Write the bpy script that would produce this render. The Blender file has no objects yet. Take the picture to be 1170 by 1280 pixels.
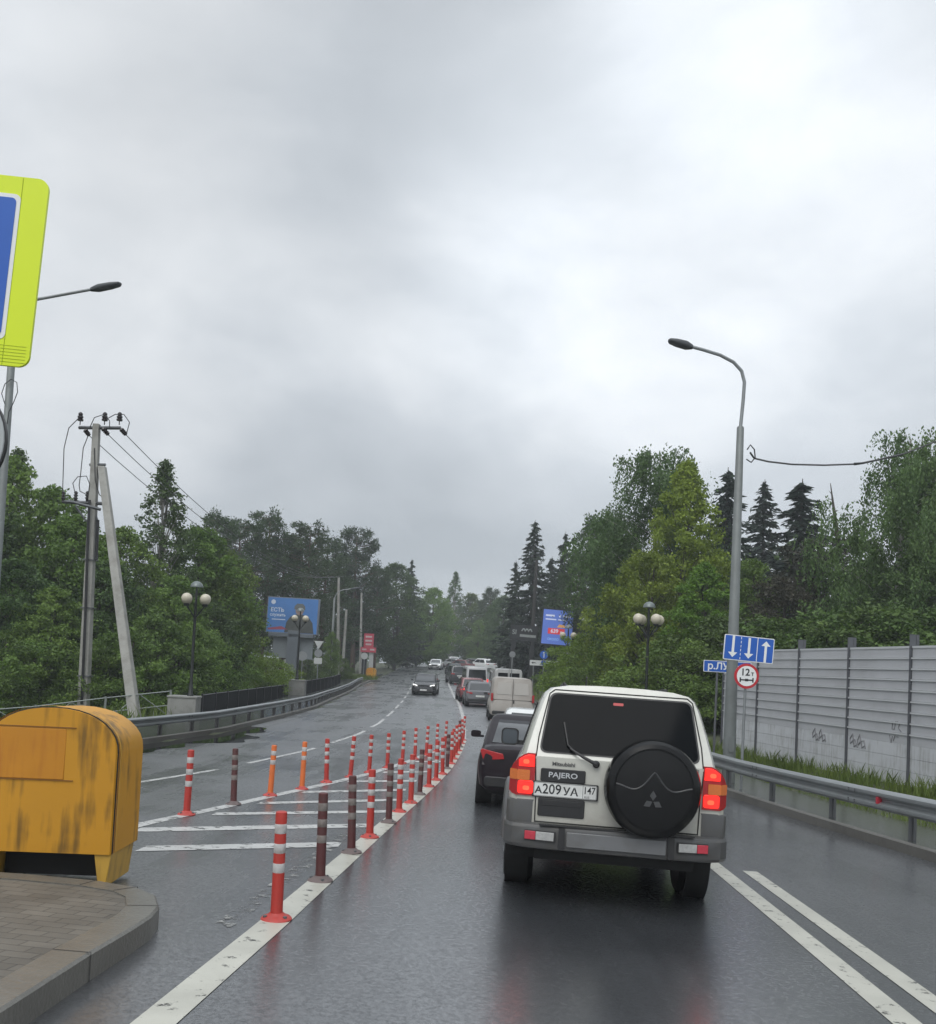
import bpy, bmesh, math, random
import numpy as np
from mathutils import Vector, Matrix
R = math.radians
random.seed(7); rng = np.random.default_rng(7)
SC = bpy.context.scene
COL = SC.collection

# ------------------------------------------------------------------ camera
F_PX, PX, PY = 1172.0, 585.0, 780.0          # focal length and optical centre in photo pixels
PITCH, ROLL, CAMZ = math.atan(53 / 1172), R(2.7), 1.65
cam = bpy.data.cameras.new('camera'); camo = bpy.data.objects.new('camera', cam); COL.objects.link(camo)
cam.sensor_fit = 'AUTO'; cam.sensor_width = 36; cam.lens = F_PX * 36 / 1280
cam.shift_y = (PY - 640) / 1280; cam.clip_end = 3000; cam.clip_start = .05
_c, _s, _cp, _sp = math.cos(ROLL), math.sin(ROLL), math.cos(PITCH), math.sin(PITCH)
_u0 = Vector((0, -_sp, _cp)); _f = Vector((0, _cp, _sp)); _x = Vector((1, 0, 0))
_r = _x * _c + _u0 * _s; _u = -_x * _s + _u0 * _c
M = Matrix((_r, _u, -_f)).transposed().to_4x4(); M.translation = (0, 0, CAMZ)
camo.matrix_world = M
SC.camera = camo

# ------------------------------------------------------------------ sky and light (overcast)
SUN_EL, SUN_AZ = R(50), R(200)
w = bpy.data.worlds.new('World'); SC.world = w; w.use_nodes = True
nt = w.node_tree; nt.nodes.clear()
def wn(t): return nt.nodes.new(t)
sky = wn('ShaderNodeTexSky'); sky.sky_type = 'NISHITA'; sky.sun_disc = False
sky.sun_elevation = SUN_EL; sky.sun_rotation = SUN_AZ
tc = wn('ShaderNodeTexCoord'); sep = wn('ShaderNodeSeparateXYZ'); nt.links.new(tc.outputs['Generated'], sep.inputs[0])
def math_n(op, a, b=None, c=None):
    n = wn('ShaderNodeMath'); n.operation = op
    for i, v in enumerate((a, b, c)):
        if v is None: continue
        if isinstance(v, (int, float)): n.inputs[i].default_value = v
        else: nt.links.new(v, n.inputs[i])
    return n.outputs[0]
zc = math_n('ADD', math_n('MAXIMUM', sep.outputs[2], 0.0), 0.34)
comb = wn('ShaderNodeCombineXYZ')
nt.links.new(math_n('DIVIDE', sep.outputs[0], zc), comb.inputs[0]); nt.links.new(math_n('DIVIDE', sep.outputs[1], zc), comb.inputs[1])
comb.inputs[2].default_value = 3.7
def wnoise(scale, detail, rough, dist, vec):
    n = wn('ShaderNodeTexNoise'); n.inputs['Scale'].default_value = scale; n.inputs['Detail'].default_value = detail
    n.inputs['Roughness'].default_value = rough; n.inputs['Distortion'].default_value = dist
    nt.links.new(vec, n.inputs['Vector']); return n.outputs['Fac']
n1 = wnoise(1.15, 7, .46, .3, comb.outputs[0]); n2 = wnoise(3.4, 7, .55, .35, comb.outputs[0])
cl = math_n('ADD', math_n('MULTIPLY', n1, .78), math_n('MULTIPLY', n2, .22))
ramp = wn('ShaderNodeValToRGB'); nt.links.new(cl, ramp.inputs[0])
e = ramp.color_ramp.elements
e[0].position = .36; e[0].color = (.510, .555, .600, 1)
e[1].position = .66; e[1].color = (.93, .965, 1.0, 1)
em = ramp.color_ramp.elements.new(.5); em.color = (.655, .700, .748, 1)
bright = wn('ShaderNodeVectorMath'); bright.operation = 'SCALE'; 
def smooth(v, a, b_):
    n = wn('ShaderNodeMapRange'); n.interpolation_type = 'SMOOTHSTEP'; n.inputs['From Min'].default_value = a; n.inputs['From Max'].default_value = b_; nt.links.new(v, n.inputs['Value']); return n.outputs[0]
zen = math_n('MULTIPLY_ADD', smooth(sep.outputs[2], .58, .95), 1.5, 1.0)          # an overcast sky is brightest overhead
rear = math_n('MULTIPLY_ADD', smooth(sep.outputs[1], .1, -.6), .35, 1.0)         # extra sky brightness added behind the camera to light camera-facing surfaces

def patch(az, el, a, b_, amt):                                                   # thinner or thicker cloud in one part of the sky
    v = wn('ShaderNodeVectorMath'); v.operation = 'DOT_PRODUCT'; nt.links.new(tc.outputs['Generated'], v.inputs[0]); v.inputs[1].default_value = (math.sin(R(az)) * math.cos(R(el)), math.cos(R(az)) * math.cos(R(el)), math.sin(R(el)))
    return math_n('MULTIPLY_ADD', smooth(v.outputs['Value'], math.cos(R(a)), math.cos(R(b_))), amt, 1.0)
pm = math_n('MULTIPLY', patch(13, 25, 20, 2, .24), patch(-6, 24, 15, 2, .14))
pm = math_n('MULTIPLY', pm, patch(-18, 15, 20, 3, -.10)); pm = math_n('MULTIPLY', pm, patch(-13, 35, 18, 2, -.15)); pm = math_n('MULTIPLY', pm, patch(-6, 14, 14, 2, -.03)); pm = math_n('MULTIPLY', pm, patch(16, 36, 12, 2, .12))
nt.links.new(math_n('MULTIPLY', pm, math_n('MULTIPLY', math_n('MULTIPLY', zen, rear), 10.0)), bright.inputs['Scale'])
nt.links.new(ramp.outputs[0], bright.inputs[0])
mix = wn('ShaderNodeMix'); mix.data_type = 'RGBA'; mix.inputs['Factor'].default_value = .95
nt.links.new(sky.outputs[0], mix.inputs[6]); nt.links.new(bright.outputs[0], mix.inputs[7])
bg = wn('ShaderNodeBackground'); bg.inputs['Strength'].default_value = .1
wo = wn('ShaderNodeOutputWorld')
nt.links.new(mix.outputs[2], bg.inputs[0]); nt.links.new(bg.outputs[0], wo.inputs[0])
sun = bpy.data.lights.new('sun', 'SUN'); sun.energy = 1.4; sun.angle = R(40); sun.color = (1, .97, .93)
suno = bpy.data.objects.new('sun', sun); COL.objects.link(suno)
suno.rotation_euler = (R(90) - SUN_EL, 0, math.pi - SUN_AZ)
SC.view_settings.view_transform = 'Standard'; SC.view_settings.look = 'None'
SC.view_settings.exposure = 0; SC.view_settings.gamma = 1
SC.render.engine = 'CYCLES'
SC.cycles.max_bounces = 6; SC.cycles.diffuse_bounces = 3; SC.cycles.glossy_bounces = 3; SC.cycles.transmission_bounces = 3
SC.cycles.use_denoising = True

# ------------------------------------------------------------------ ground shape: the road dips to a stream and climbs again
_P = [(-40, 1.0), (-10, .3), (0, 0), (4, -.1), (8, -.25), (12, -.43), (16, -.58), (20, -.67), (25, -.73), (40, -.74), (60, -.76), (73, -.70),
      (100, -.12), (134, .95), (165, 1.62), (185, 1.75), (230, 1.3), (300, .2), (700, 0)]
_yy = np.arange(-40, 701, .5); _zz = np.interp(_yy, *zip(*_P)); _zz = np.convolve(np.pad(_zz, 7, 'edge'), np.ones(15) / 15, 'valid')
def G(x, y):
    return float(np.interp(y, _yy, _zz)) - .027 * min(max(x, -4), 8) * min(max((60 - y) / 35, 0), 1)
def ray(px, py):
    dx, dy = (px - PX) / F_PX, (py - PY) / F_PX
    a = dx * _c + dy * _s; b = dx * _s - dy * _c
    return Vector((a, _cp - b * _sp, _sp + b * _cp)) / (_cp - b * _sp)
def far(px, py, d):                                # the point d metres ahead seen at that photo pixel
    v = ray(px, py) * d; v.z += CAMZ; return v
def at(px, py, dz=0):                              # the point of the ground seen at that photo pixel
    v = ray(px, py); d = 1.5
    while d < 500:
        if CAMZ + v.z * d <= G(v.x * d, d) + dz: break
        d += .03
    return Vector((v.x * d, d, CAMZ + v.z * d))
def pl(pts): 
    a, b = zip(*pts); return lambda y: float(np.interp(y, a, b))
XL = pl([(-40, -11), (5, -9.6), (14, -8.7), (21.8, -7.8), (27.8, -7.05), (36.7, -6.95), (45, -7.05), (56, -7.8), (83, -9.2), (118, -9.5), (146, -9.8), (170, -10.2), (250, -13), (700, -30)])
XR = pl([(-40, 6.8), (0, 6.5), (12.2, 6.2), (16, 5.95), (20, 5.62), (30, 5.3), (45, 5.0), (60, 4.9), (90, 4.4), (130, 3.4), (165, 2.4), (250, -1), (700, -20)])
def T(x, y):                                       # terrain level
    l, r = XL(y), XR(y); g = G(x, y)
    if x < l:
        t = l - x
        if t < 2.7: return g + .06
        return g - .19 - .9 * min((t - 4.2) / 5, 1) * (t > 4.2) * (1 if y < 60 else max(0, 1 - (y - 60) / 40))
    if x > r:
        t = x - r
        if t < .35: return g - .05
        return g + .1 + .30 * min(max(t - 1.7, 0) / 2.0, 1)
    return g - .05

# ------------------------------------------------------------------ materials
MATS = {}
def mat(name, col, rough=.6, metal=0., var=.12, scale=4., bump=0., bscale=40., spec=.5, emit=None, estr=0., dirt=None, dscale=1.5, damt=.5, coat=0.):
    if name in MATS: return MATS[name]
    m = bpy.data.materials.new(name); m.use_nodes = True; n = m.node_tree.nodes; L = m.node_tree.links
    b = n['Principled BSDF']; b.inputs['Roughness'].default_value = rough; b.inputs['Metallic'].default_value = metal
    b.inputs['Specular IOR Level'].default_value = spec; b.inputs['Coat Weight'].default_value = coat; b.inputs['Coat Roughness'].default_value = .08
    tcn = n.new('ShaderNodeTexCoord'); no = n.new('ShaderNodeTexNoise'); no.inputs['Scale'].default_value = scale; no.inputs['Detail'].default_value = 5
    L.new(tcn.outputs['Object'], no.inputs['Vector'])
    mx = n.new('ShaderNodeMix'); mx.data_type = 'RGBA'
    c = Vector(col[:3])
    mx.inputs[6].default_value = (*(c * (1 - var)), 1); mx.inputs[7].default_value = (*[min(1, v * (1 + var)) for v in c], 1)
    L.new(no.outputs['Fac'], mx.inputs['Factor']); out = mx.outputs[2]
    if dirt is not None:
        n2 = n.new('ShaderNodeTexNoise'); n2.inputs['Scale'].default_value = dscale; n2.inputs['Detail'].default_value = 8; n2.inputs['Roughness'].default_value = .65
        L.new(tcn.outputs['Object'], n2.inputs['Vector'])
        rp = n.new('ShaderNodeValToRGB'); rp.color_ramp.elements[0].position = .46; rp.color_ramp.elements[1].position = .72
        rp.color_ramp.elements[1].color = (damt, damt, damt, 1); L.new(n2.outputs['Fac'], rp.inputs[0])
        m2 = n.new('ShaderNodeMix'); m2.data_type = 'RGBA'; L.new(rp.outputs[0], m2.inputs['Factor']); L.new(out, m2.inputs[6]); m2.inputs[7].default_value = (*dirt, 1); out = m2.outputs[2]
    L.new(out, b.inputs['Base Color'])
    if bump:
        nb = n.new('ShaderNodeTexNoise'); nb.inputs['Scale'].default_value = bscale; nb.inputs['Detail'].default_value = 4; L.new(tcn.outputs['Object'], nb.inputs['Vector'])
        bp = n.new('ShaderNodeBump'); bp.inputs['Strength'].default_value = bump; bp.inputs['Distance'].default_value = .01
        L.new(nb.outputs['Fac'], bp.inputs['Height']); L.new(bp.outputs[0], b.inputs['Normal'])
    if emit is not None:
        b.inputs['Emission Color'].default_value = (*emit, 1); b.inputs['Emission Strength'].default_value = estr
    MATS[name] = m; return m

def foliage(name, c0, c1, trans=.25):
    m = bpy.data.materials.new(name); m.use_nodes = True; n = m.node_tree.nodes; L = m.node_tree.links
    b = n['Principled BSDF']; b.inputs['Roughness'].default_value = .55; b.inputs['Specular IOR Level'].default_value = .25
    geo = n.new('ShaderNodeNewGeometry'); tcn = n.new('ShaderNodeTexCoord'); oi = n.new('ShaderNodeObjectInfo')
    no = n.new('ShaderNodeTexNoise'); no.inputs['Scale'].default_value = .55; no.inputs['Detail'].default_value = 3; L.new(tcn.outputs['Object'], no.inputs['Vector'])
    ad = n.new('ShaderNodeMath'); ad.operation = 'MULTIPLY_ADD'; L.new(geo.outputs['Random Per Island'], ad.inputs[0]); ad.inputs[1].default_value = .55
    sb = n.new('ShaderNodeMath'); sb.operation = 'MULTIPLY_ADD'; L.new(no.outputs['Fac'], sb.inputs[0]); sb.inputs[1].default_value = 1.6; sb.inputs[2].default_value = -.55
    L.new(sb.outputs[0], ad.inputs[2])
    mx = n.new('ShaderNodeMix'); mx.data_type = 'RGBA'; mx.clamp_factor = True; L.new(ad.outputs[0], mx.inputs['Factor']); mx.inputs[6].default_value = (*c0, 1); mx.inputs[7].default_value = (*c1, 1)
    mu = n.new('ShaderNodeMix'); mu.data_type = 'RGBA'; mu.blend_type = 'MULTIPLY'; mu.inputs['Factor'].default_value = 1
    L.new(mx.outputs[2], mu.inputs[6]); L.new(oi.outputs['Color'], mu.inputs[7])
    L.new(mu.outputs[2], b.inputs['Base Color'])
    tr = n.new('ShaderNodeBsdfTranslucent'); L.new(mu.outputs[2], tr.inputs['Color'])
    ms = n.new('ShaderNodeMixShader'); ms.inputs[0].default_value = trans; L.new(b.outputs[0], ms.inputs[1]); L.new(tr.outputs[0], ms.inputs[2])
    L.new(ms.outputs[0], n['Material Output'].inputs['Surface']); return m

def wet_road(name):
    m = bpy.data.materials.new(name); m.use_nodes = True; n = m.node_tree.nodes; L = m.node_tree.links
    b = n['Principled BSDF']; g = n.new('ShaderNodeNewGeometry')
    def noise(s, d, r=.55, vec=None):
        q = n.new('ShaderNodeTexNoise'); q.inputs['Scale'].default_value = s; q.inputs['Detail'].default_value = d; q.inputs['Roughness'].default_value = r
        L.new(vec or g.outputs['Position'], q.inputs['Vector']); return q.outputs['Fac']
    st = n.new('ShaderNodeMapping'); st.inputs['Scale'].default_value = (1.6, .14, 1); L.new(g.outputs['Position'], st.inputs['Vector'])
    streak = noise(1.0, 5, .6, st.outputs[0]); patch = noise(.35, 5); fine = noise(160, 3, .7); grit = noise(420, 2, .7)
    def ramp_(f, a, b_, c0, c1):
        r = n.new('ShaderNodeMapRange'); r.inputs['From Min'].default_value = a; r.inputs['From Max'].default_value = b_; r.inputs['To Min'].default_value = c0; r.inputs['To Max'].default_value = c1
        L.new(f, r.inputs['Value']); return r.outputs[0]
    mx = n.new('ShaderNodeMix'); mx.data_type = 'RGBA'; mx.inputs[6].default_value = (.006, .007, .008, 1); mx.inputs[7].default_value = (.046, .050, .056, 1)
    s1 = n.new('ShaderNodeMath'); s1.operation = 'MULTIPLY_ADD'; L.new(patch, s1.inputs[0]); s1.inputs[1].default_value = .6; 
    agg = noise(75, 3, .75); s2 = n.new('ShaderNodeMath'); s2.operation = 'MULTIPLY'; L.new(ramp_(agg, .36, .66, -.35, 1.1), s2.inputs[0]); s2.inputs[1].default_value = .5; L.new(s2.outputs[0], s1.inputs[2])
    L.new(s1.outputs[0], mx.inputs['Factor'])
    # cracks and tar seams
    vo = n.new('ShaderNodeTexVoronoi'); vo.feature = 'DISTANCE_TO_EDGE'; vo.inputs['Scale'].default_value = .16
    wp = n.new('ShaderNodeVectorMath'); wp.operation = 'ADD'; nz = n.new('ShaderNodeTexNoise'); nz.inputs['Scale'].default_value = .5; nz.inputs['Detail'].default_value = 6
    L.new(g.outputs['Position'], nz.inputs['Vector']); sc_ = n.new('ShaderNodeVectorMath'); sc_.operation = 'SCALE'; sc_.inputs['Scale'].default_value = 3.0
    L.new(nz.outputs['Color'], sc_.inputs[0]); L.new(g.outputs['Position'], wp.inputs[0]); L.new(sc_.outputs[0], wp.inputs[1]); L.new(wp.outputs[0], vo.inputs['Vector'])
    cr = ramp_(vo.outputs['Distance'], .002, .006, .45, 0.)
    m2 = n.new('ShaderNodeMix'); m2.data_type = 'RGBA'; L.new(cr, m2.inputs['Factor']); L.new(mx.outputs[2], m2.inputs[6]); m2.inputs[7].default_value = (.012, .012, .012, 1)
    L.new(m2.outputs[2], b.inputs['Base Color'])
    sumr = n.new('ShaderNodeMath'); sumr.operation = 'ADD'; L.new(streak, sumr.inputs[0]); L.new(patch, sumr.inputs[1])
    L.new(ramp_(sumr.outputs[0], .75, 1.25, .34, .58), b.inputs['Roughness'])
    b.inputs['Specular IOR Level'].default_value = .75; b.inputs['Coat IOR'].default_value = 2.25; L.new(ramp_(noise(30, 5, .85), .40, .58, .35, 1.0), b.inputs['Coat Weight'])
    sx_ = n.new('ShaderNodeSeparateXYZ'); L.new(g.outputs['Position'], sx_.inputs[0])
    dry = n.new('ShaderNodeMath'); dry.operation = 'MAXIMUM'; L.new(ramp_(sx_.outputs[0], -1.0, -2.2, 0., .15), dry.inputs[0]); L.new(ramp_(sx_.outputs[1], 12, 32, 0., .17), dry.inputs[1])
    rs_ = n.new('ShaderNodeMath'); rs_.operation = 'ADD'; L.new(ramp_(sumr.outputs[0], .86, 1.14, .05, .20), rs_.inputs[0]); L.new(dry.outputs[0], rs_.inputs[1]); L.new(rs_.outputs[0], b.inputs['Coat Roughness'])
    bp = n.new('ShaderNodeBump'); bp.inputs['Strength'].default_value = .16; bp.inputs['Distance'].default_value = .004
    hs = n.new('ShaderNodeMath'); hs.operation = 'ADD'; L.new(fine, hs.inputs[0]); L.new(grit, hs.inputs[1]); L.new(hs.outputs[0], bp.inputs['Height'])
    L.new(bp.outputs[0], b.inputs['Normal'])
    b2 = n.new('ShaderNodeBump'); b2.inputs['Strength'].default_value = .14; b2.inputs['Distance'].default_value = .005; mid = noise(30, 5, .75)
    h2 = n.new('ShaderNodeMath'); h2.operation = 'MULTIPLY_ADD'; L.new(fine, h2.inputs[0]); h2.inputs[1].default_value = .8; L.new(mid, h2.inputs[2]); L.new(h2.outputs[0], b2.inputs['Height']); L.new(b2.outputs[0], b.inputs['Coat Normal'])
    return m

def worn_paint(name, col, wear):
    m = bpy.data.materials.new(name); m.use_nodes = True; n = m.node_tree.nodes; L = m.node_tree.links
    b = n['Principled BSDF']; b.inputs['Roughness'].default_value = .38; b.inputs['Base Color'].default_value = (*col, 1)
    g = n.new('ShaderNodeNewGeometry'); q = n.new('ShaderNodeTexNoise'); q.inputs['Scale'].default_value = 9; q.inputs['Detail'].default_value = 8; q.inputs['Roughness'].default_value = .7
    L.new(g.outputs['Position'], q.inputs['Vector'])
    r = n.new('ShaderNodeMapRange'); r.inputs['From Min'].default_value = wear - .06; r.inputs['From Max'].default_value = wear + .06; L.new(q.outputs['Fac'], r.inputs['Value'])
    m2 = n.new('ShaderNodeMix'); m2.data_type = 'RGBA'; L.new(r.outputs[0], m2.inputs['Factor']); m2.inputs[6].default_value = (.05, .052, .054, 1); m2.inputs[7].default_value = (*col, 1)
    q2 = n.new('ShaderNodeTexNoise'); q2.inputs['Scale'].default_value = 2.5; q2.inputs['Detail'].default_value = 6; L.new(g.outputs['Position'], q2.inputs['Vector'])
    m3 = n.new('ShaderNodeMix'); m3.data_type = 'RGBA'; m3.blend_type = 'MULTIPLY'; m3.inputs['Factor'].default_value = .45; L.new(m2.outputs[2], m3.inputs[6]); L.new(q2.outputs['Fac'], m3.inputs[7])
    L.new(m3.outputs[2], b.inputs['Base Color']); tr = n.new('ShaderNodeBsdfTransparent'); ms = n.new('ShaderNodeMixShader'); L.new(r.outputs[0], ms.inputs[0]); L.new(tr.outputs[0], ms.inputs[1]); L.new(b.outputs[0], ms.inputs[2]); L.new(ms.outputs[0], n['Material Output'].inputs['Surface']); return m

# ------------------------------------------------------------------ mesh helpers
class MB:
    def __init__(s): s.v = []; s.f = []; s.m = []
    def add(s, vs, fs, mi=0):
        o = len(s.v); s.v += [tuple(p) for p in vs]; s.f += [[i + o for i in f] for f in fs]; s.m += [mi] * len(fs); return s
    def box(s, c, d, mi=0, rz=0., mx=None):
        hx, hy, hz = d[0] / 2, d[1] / 2, d[2] / 2
        vs = [Vector((x, y, z)) for x in (-hx, hx) for y in (-hy, hy) for z in (-hz, hz)]
        if mx is not None: vs = [mx @ p for p in vs]
        if rz: q = Matrix.Rotation(rz, 3, 'Z'); vs = [q @ p for p in vs]
        vs = [p + Vector(c) for p in vs]
        return s.add(vs, [(0, 1, 3, 2), (4, 6, 7, 5), (0, 4, 5, 1), (2, 3, 7, 6), (0, 2, 6, 4), (1, 5, 7, 3)], mi)
    def loft(s, rings, mi=0, cap=True, closed=True):
        n = len(rings[0]); vs = [p for r in rings for p in r]; fs = []
        for k in range(len(rings) - 1):
            for i in range(n if closed else n - 1):
                j = (i + 1) % n; fs.append((k * n + i, k * n + j, (k + 1) * n + j, (k + 1) * n + i))
        if cap: fs.append(tuple(range(n - 1, -1, -1))); fs.append(tuple((len(rings) - 1) * n + i for i in range(n)))
        return s.add(vs, fs, mi)
    def tube(s, pts, r, n=8, mi=0, cap=True):
        pts = [Vector(p) for p in pts]; rs = r if isinstance(r, (list, tuple)) else [r] * len(pts); rings = []
        prev = None
        for i, p in enumerate(pts):
            t = (pts[min(i + 1, len(pts) - 1)] - pts[max(i - 1, 0)]).normalized()
            if prev is None:
                a = t.cross(Vector((0, 0, 1))); 
                if a.length < .1: a = t.cross(Vector((1, 0, 0)))
                a.normalize()
            else:
                a = prev - t * prev.dot(t); a.normalize()
            prev = a; b = t.cross(a)
            rings.append([p + (a * math.cos(q) + b * math.sin(q)) * rs[i] for q in [2 * math.pi * k / n for k in range(n)]])
        return s.loft(rings, mi, cap)
    def lathe(s, prof, c=(0, 0, 0), n=20, mi=0, mx=None, cap=True):
        rings = []
        for r, z in prof:
            ring = [Vector((r * math.cos(2 * math.pi * k / n), r * math.sin(2 * math.pi * k / n), z)) for k in range(n)]
            if mx is not None: ring = [mx @ p for p in ring]
            rings.append([p + Vector(c) for p in ring])
        return s.loft(rings, mi, cap)
    def sphere(s, c, r, n=16, m=10, sz=1., mi=0):
        return s.lathe([(max(r * math.sin(math.pi * k / m), .0005), -r * sz * math.cos(math.pi * k / m)) for k in range(m + 1)], c, n, mi)
    def prism(s, poly, fn, t0, t1, mi=0):                # polygon in 2D, fn(u,v,t) -> point
        n = len(poly); a = [fn(u, v, t0) for u, v in poly]; b = [fn(u, v, t1) for u, v in poly]
        return s.add(a + b, [tuple(range(n)), tuple(range(2 * n - 1, n - 1, -1))] + [(i, i + n, (i + 1) % n + n, (i + 1) % n) for i in range(n)], mi)
    def build(s, name, mats, parent=None, smooth=True, ang=35, bevel=0., seg=2):
        me = bpy.data.meshes.new(name); me.from_pydata(s.v, [], s.f)
        mats = mats if isinstance(mats, (list, tuple)) else [mats]
        for q in mats: me.materials.append(q)
        me.polygons.foreach_set('material_index', s.m)
        bm = bmesh.new(); bm.from_mesh(me); bmesh.ops.recalc_face_normals(bm, faces=bm.faces); bm.to_mesh(me); bm.free()
        if smooth: me.shade_smooth(); me.set_sharp_from_angle(angle=R(ang))
        o = bpy.data.objects.new(name, me); COL.objects.link(o)
        if parent is not None: o.parent = parent
        if bevel:
            b = o.modifiers.new('bevel', 'BEVEL'); b.width = bevel; b.segments = seg; b.limit_method = 'ANGLE'; b.angle_limit = R(40)
        return o
def tag(o, label=None, cat=None, group=None, kind=None):
    if label: o['label'] = label
    if cat: o['category'] = cat
    if group: o['group'] = group
    if kind: o['kind'] = kind
    return o
def empty(name, loc, label, cat, group=None, rz=0.):
    o = bpy.data.objects.new(name, None); COL.objects.link(o); o.location = loc; o.rotation_euler = (0, 0, rz); o.empty_display_size = .2
    return tag(o, label, cat, group)
def copy_tree(o, parent=None):
    c = o.copy(); COL.objects.link(c)
    if parent is not None: c.parent = parent
    for ch in [q for q in o.children]: copy_tree(ch, c)
    return c
def on_ground(o, x, y, yaw=0., fn=G, sx=.8, sy=1.2):     # stand a thing on the sloping ground
    z = fn(x, y); nx = -(fn(x + sx, y) - fn(x - sx, y)) / (2 * sx); ny = -(fn(x, y + sy) - fn(x, y - sy)) / (2 * sy)
    up = Vector((nx, ny, 1)).normalized(); fw = Vector((math.sin(yaw), math.cos(yaw), 0)); fw = (fw - up * fw.dot(up)).normalized()
    m = Matrix((fw.cross(up), fw, up)).transposed().to_4x4(); m.translation = (x, y, z); o.matrix_world = m
    o.location, o.rotation_euler, _ = m.to_translation(), m.to_euler(), 0
FONT = None
def text(body, size, m, parent, name='lettering', loc=(0, 0, 0), rot=(R(90), 0, 0), ext=.002, sx=1., align='CENTER', bold=0.):
    c = bpy.data.curves.new(name, 'FONT'); c.body = body; c.size = size; c.extrude = ext; c.align_x = align; c.align_y = 'CENTER'; c.offset = bold; c.resolution_u = 3
    o = bpy.data.objects.new(name, c); dg = bpy.context.evaluated_depsgraph_get(); COL.objects.link(o); bpy.context.view_layer.update()
    me = bpy.data.meshes.new_from_object(o.evaluated_get(bpy.context.evaluated_depsgraph_get())); COL.objects.unlink(o); bpy.data.objects.remove(o); bpy.data.curves.remove(c)
    me.materials.clear(); me.materials.append(m); me.name = name
    q = bpy.data.objects.new(name, me); COL.objects.link(q); q.location = loc; q.rotation_euler = rot; q.scale = (sx, 1, 1)
    if parent is not None: q.parent = parent
    return q
def rrect(w, h, r, n=5, cx=0, cy=0):
    pts = []
    for (sx, sy, a0) in ((1, 1, 0), (-1, 1, 90), (-1, -1, 180), (1, -1, 270)):
        for k in range(n + 1):
            a = R(a0 + 90 * k / n); pts.append((cx + sx * (w / 2 - r) + r * math.cos(a), cy + sy * (h / 2 - r) + r * math.sin(a)))
    return pts
def circ(r, n=24, cx=0, cy=0): return [(cx + r * math.cos(2 * math.pi * k / n), cy + r * math.sin(2 * math.pi * k / n)) for k in range(n)]
XZ = lambda u, v, t: (u, t, v)
YZ = lambda u, v, t: (t, u, v)

# common materials
galv = mat('galvanised_steel', (.24, .255, .26), .45, .45, .14, 3, .15, 60, dirt=(.12, .11, .10), damt=.45)
galv_d = mat('dull_steel', (.11, .115, .12), .55, .35, .15, 5)
conc = mat('concrete', (.23, .23, .215), .75, 0, .2, 3, .35, 30, dirt=(.09, .085, .075), damt=.7, dscale=1.2)
conc_p = mat('pole_concrete', (.30, .295, .27), .8, 0, .18, 2.5, .3, 25, dirt=(.13, .12, .10), damt=.6)
black_p = mat('black_paint', (.012, .013, .014), .4, 0, .2, 6)
rubber = mat('rubber', (.012, .012, .012), .6, 0, .25, 8, .2, 60)
glass_d = mat('tinted_glass', (.004, .005, .006), .06, 0, .2, 2, spec=.06)
glass_c = mat('car_glass', (.012, .014, .016), .06, 0, .2, 2, spec=.5, coat=.5)
white_p = mat('white_sheet', (.72, .73, .72), .45, 0, .06, 4)
blue_p = mat('sign_blue', (.012, .095, .42), .4, 0, .08, 3)
red_p = mat('sign_red', (.45, .02, .03), .4, 0, .1, 3)
plate_m = mat('plate_white', (.62, .63, .61), .4, 0, .08, 6, dirt=(.3, .28, .25), damt=.4, dscale=9)
plate_k = mat('plate_black', (.01, .01, .012), .5, 0, .1, 5)
red_lens = mat('red_lens', (.32, .01, .012), .15, 0, .2, 30, .15, 120)
rim_m = mat('wheel_alloy', (.35, .36, .37), .35, .7, .15, 8)
wood_d = mat('bark', (.055, .045, .035), .85, 0, .35, 6, .5, 18)
bark_o = mat('pine_bark', (.10, .066, .046), .85, 0, .35, 5, .5, 14)
bark_w = mat('birch_bark', (.33, .32, .29), .75, 0, .35, 6, .3, 18, dirt=(.05, .045, .04), damt=.9, dscale=2.5)

# ================================================================== SETTING
road_m = wet_road('wet_asphalt')
ys = [y for y in np.concatenate([np.arange(-15, 60, .75), np.arange(60, 200, 2.5), np.arange(200, 420, 10)])]
mb = MB(); NX = 28
rows = []
for y in ys:
    l, r = XL(y), XR(y); rows.append([(l + (r - l) * k / NX, y, G(l + (r - l) * k / NX, y)) for k in range(NX + 1)])
mb.loft(rows, cap=False, closed=False); tag(mb.build('road', road_m), kind='structure')
# terrain sheet
gm = mat('soil_and_grass', (.045, .055, .025), .9, 0, .45, .8, .6, 8, dirt=(.05, .04, .028), damt=.8, dscale=.4)
gx = np.concatenate([np.arange(-500, -60, 40), np.arange(-60, -22, 4), np.arange(-22, 16, .4), np.arange(16, 60, 4), np.arange(60, 541, 40)])
gy = np.concatenate([np.arange(-60, -20, 10), np.arange(-20, 100, 1), np.arange(100, 260, 4), np.arange(260, 1200, 60)])
mb = MB(); mb.loft([[(x, y, T(x, y)) for x in gx] for y in gy], cap=False, closed=False)
tag(mb.build('ground', gm), kind='structure')
def ribbon(name, yr, fx0, fx1, dz, m, step=.5, label=None, nx=1, fz=G):
    b = MB(); n = max(2, int((yr[1] - yr[0]) / step)); b.loft([[(fx0(y) + (fx1(y) - fx0(y)) * k / nx, y, fz(fx0(y) + (fx1(y) - fx0(y)) * k / nx, y) + dz) for k in range(nx + 1)] for y in np.linspace(*yr, n)], cap=False, closed=False)
    return tag(b.build(name, m), kind='structure')
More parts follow.
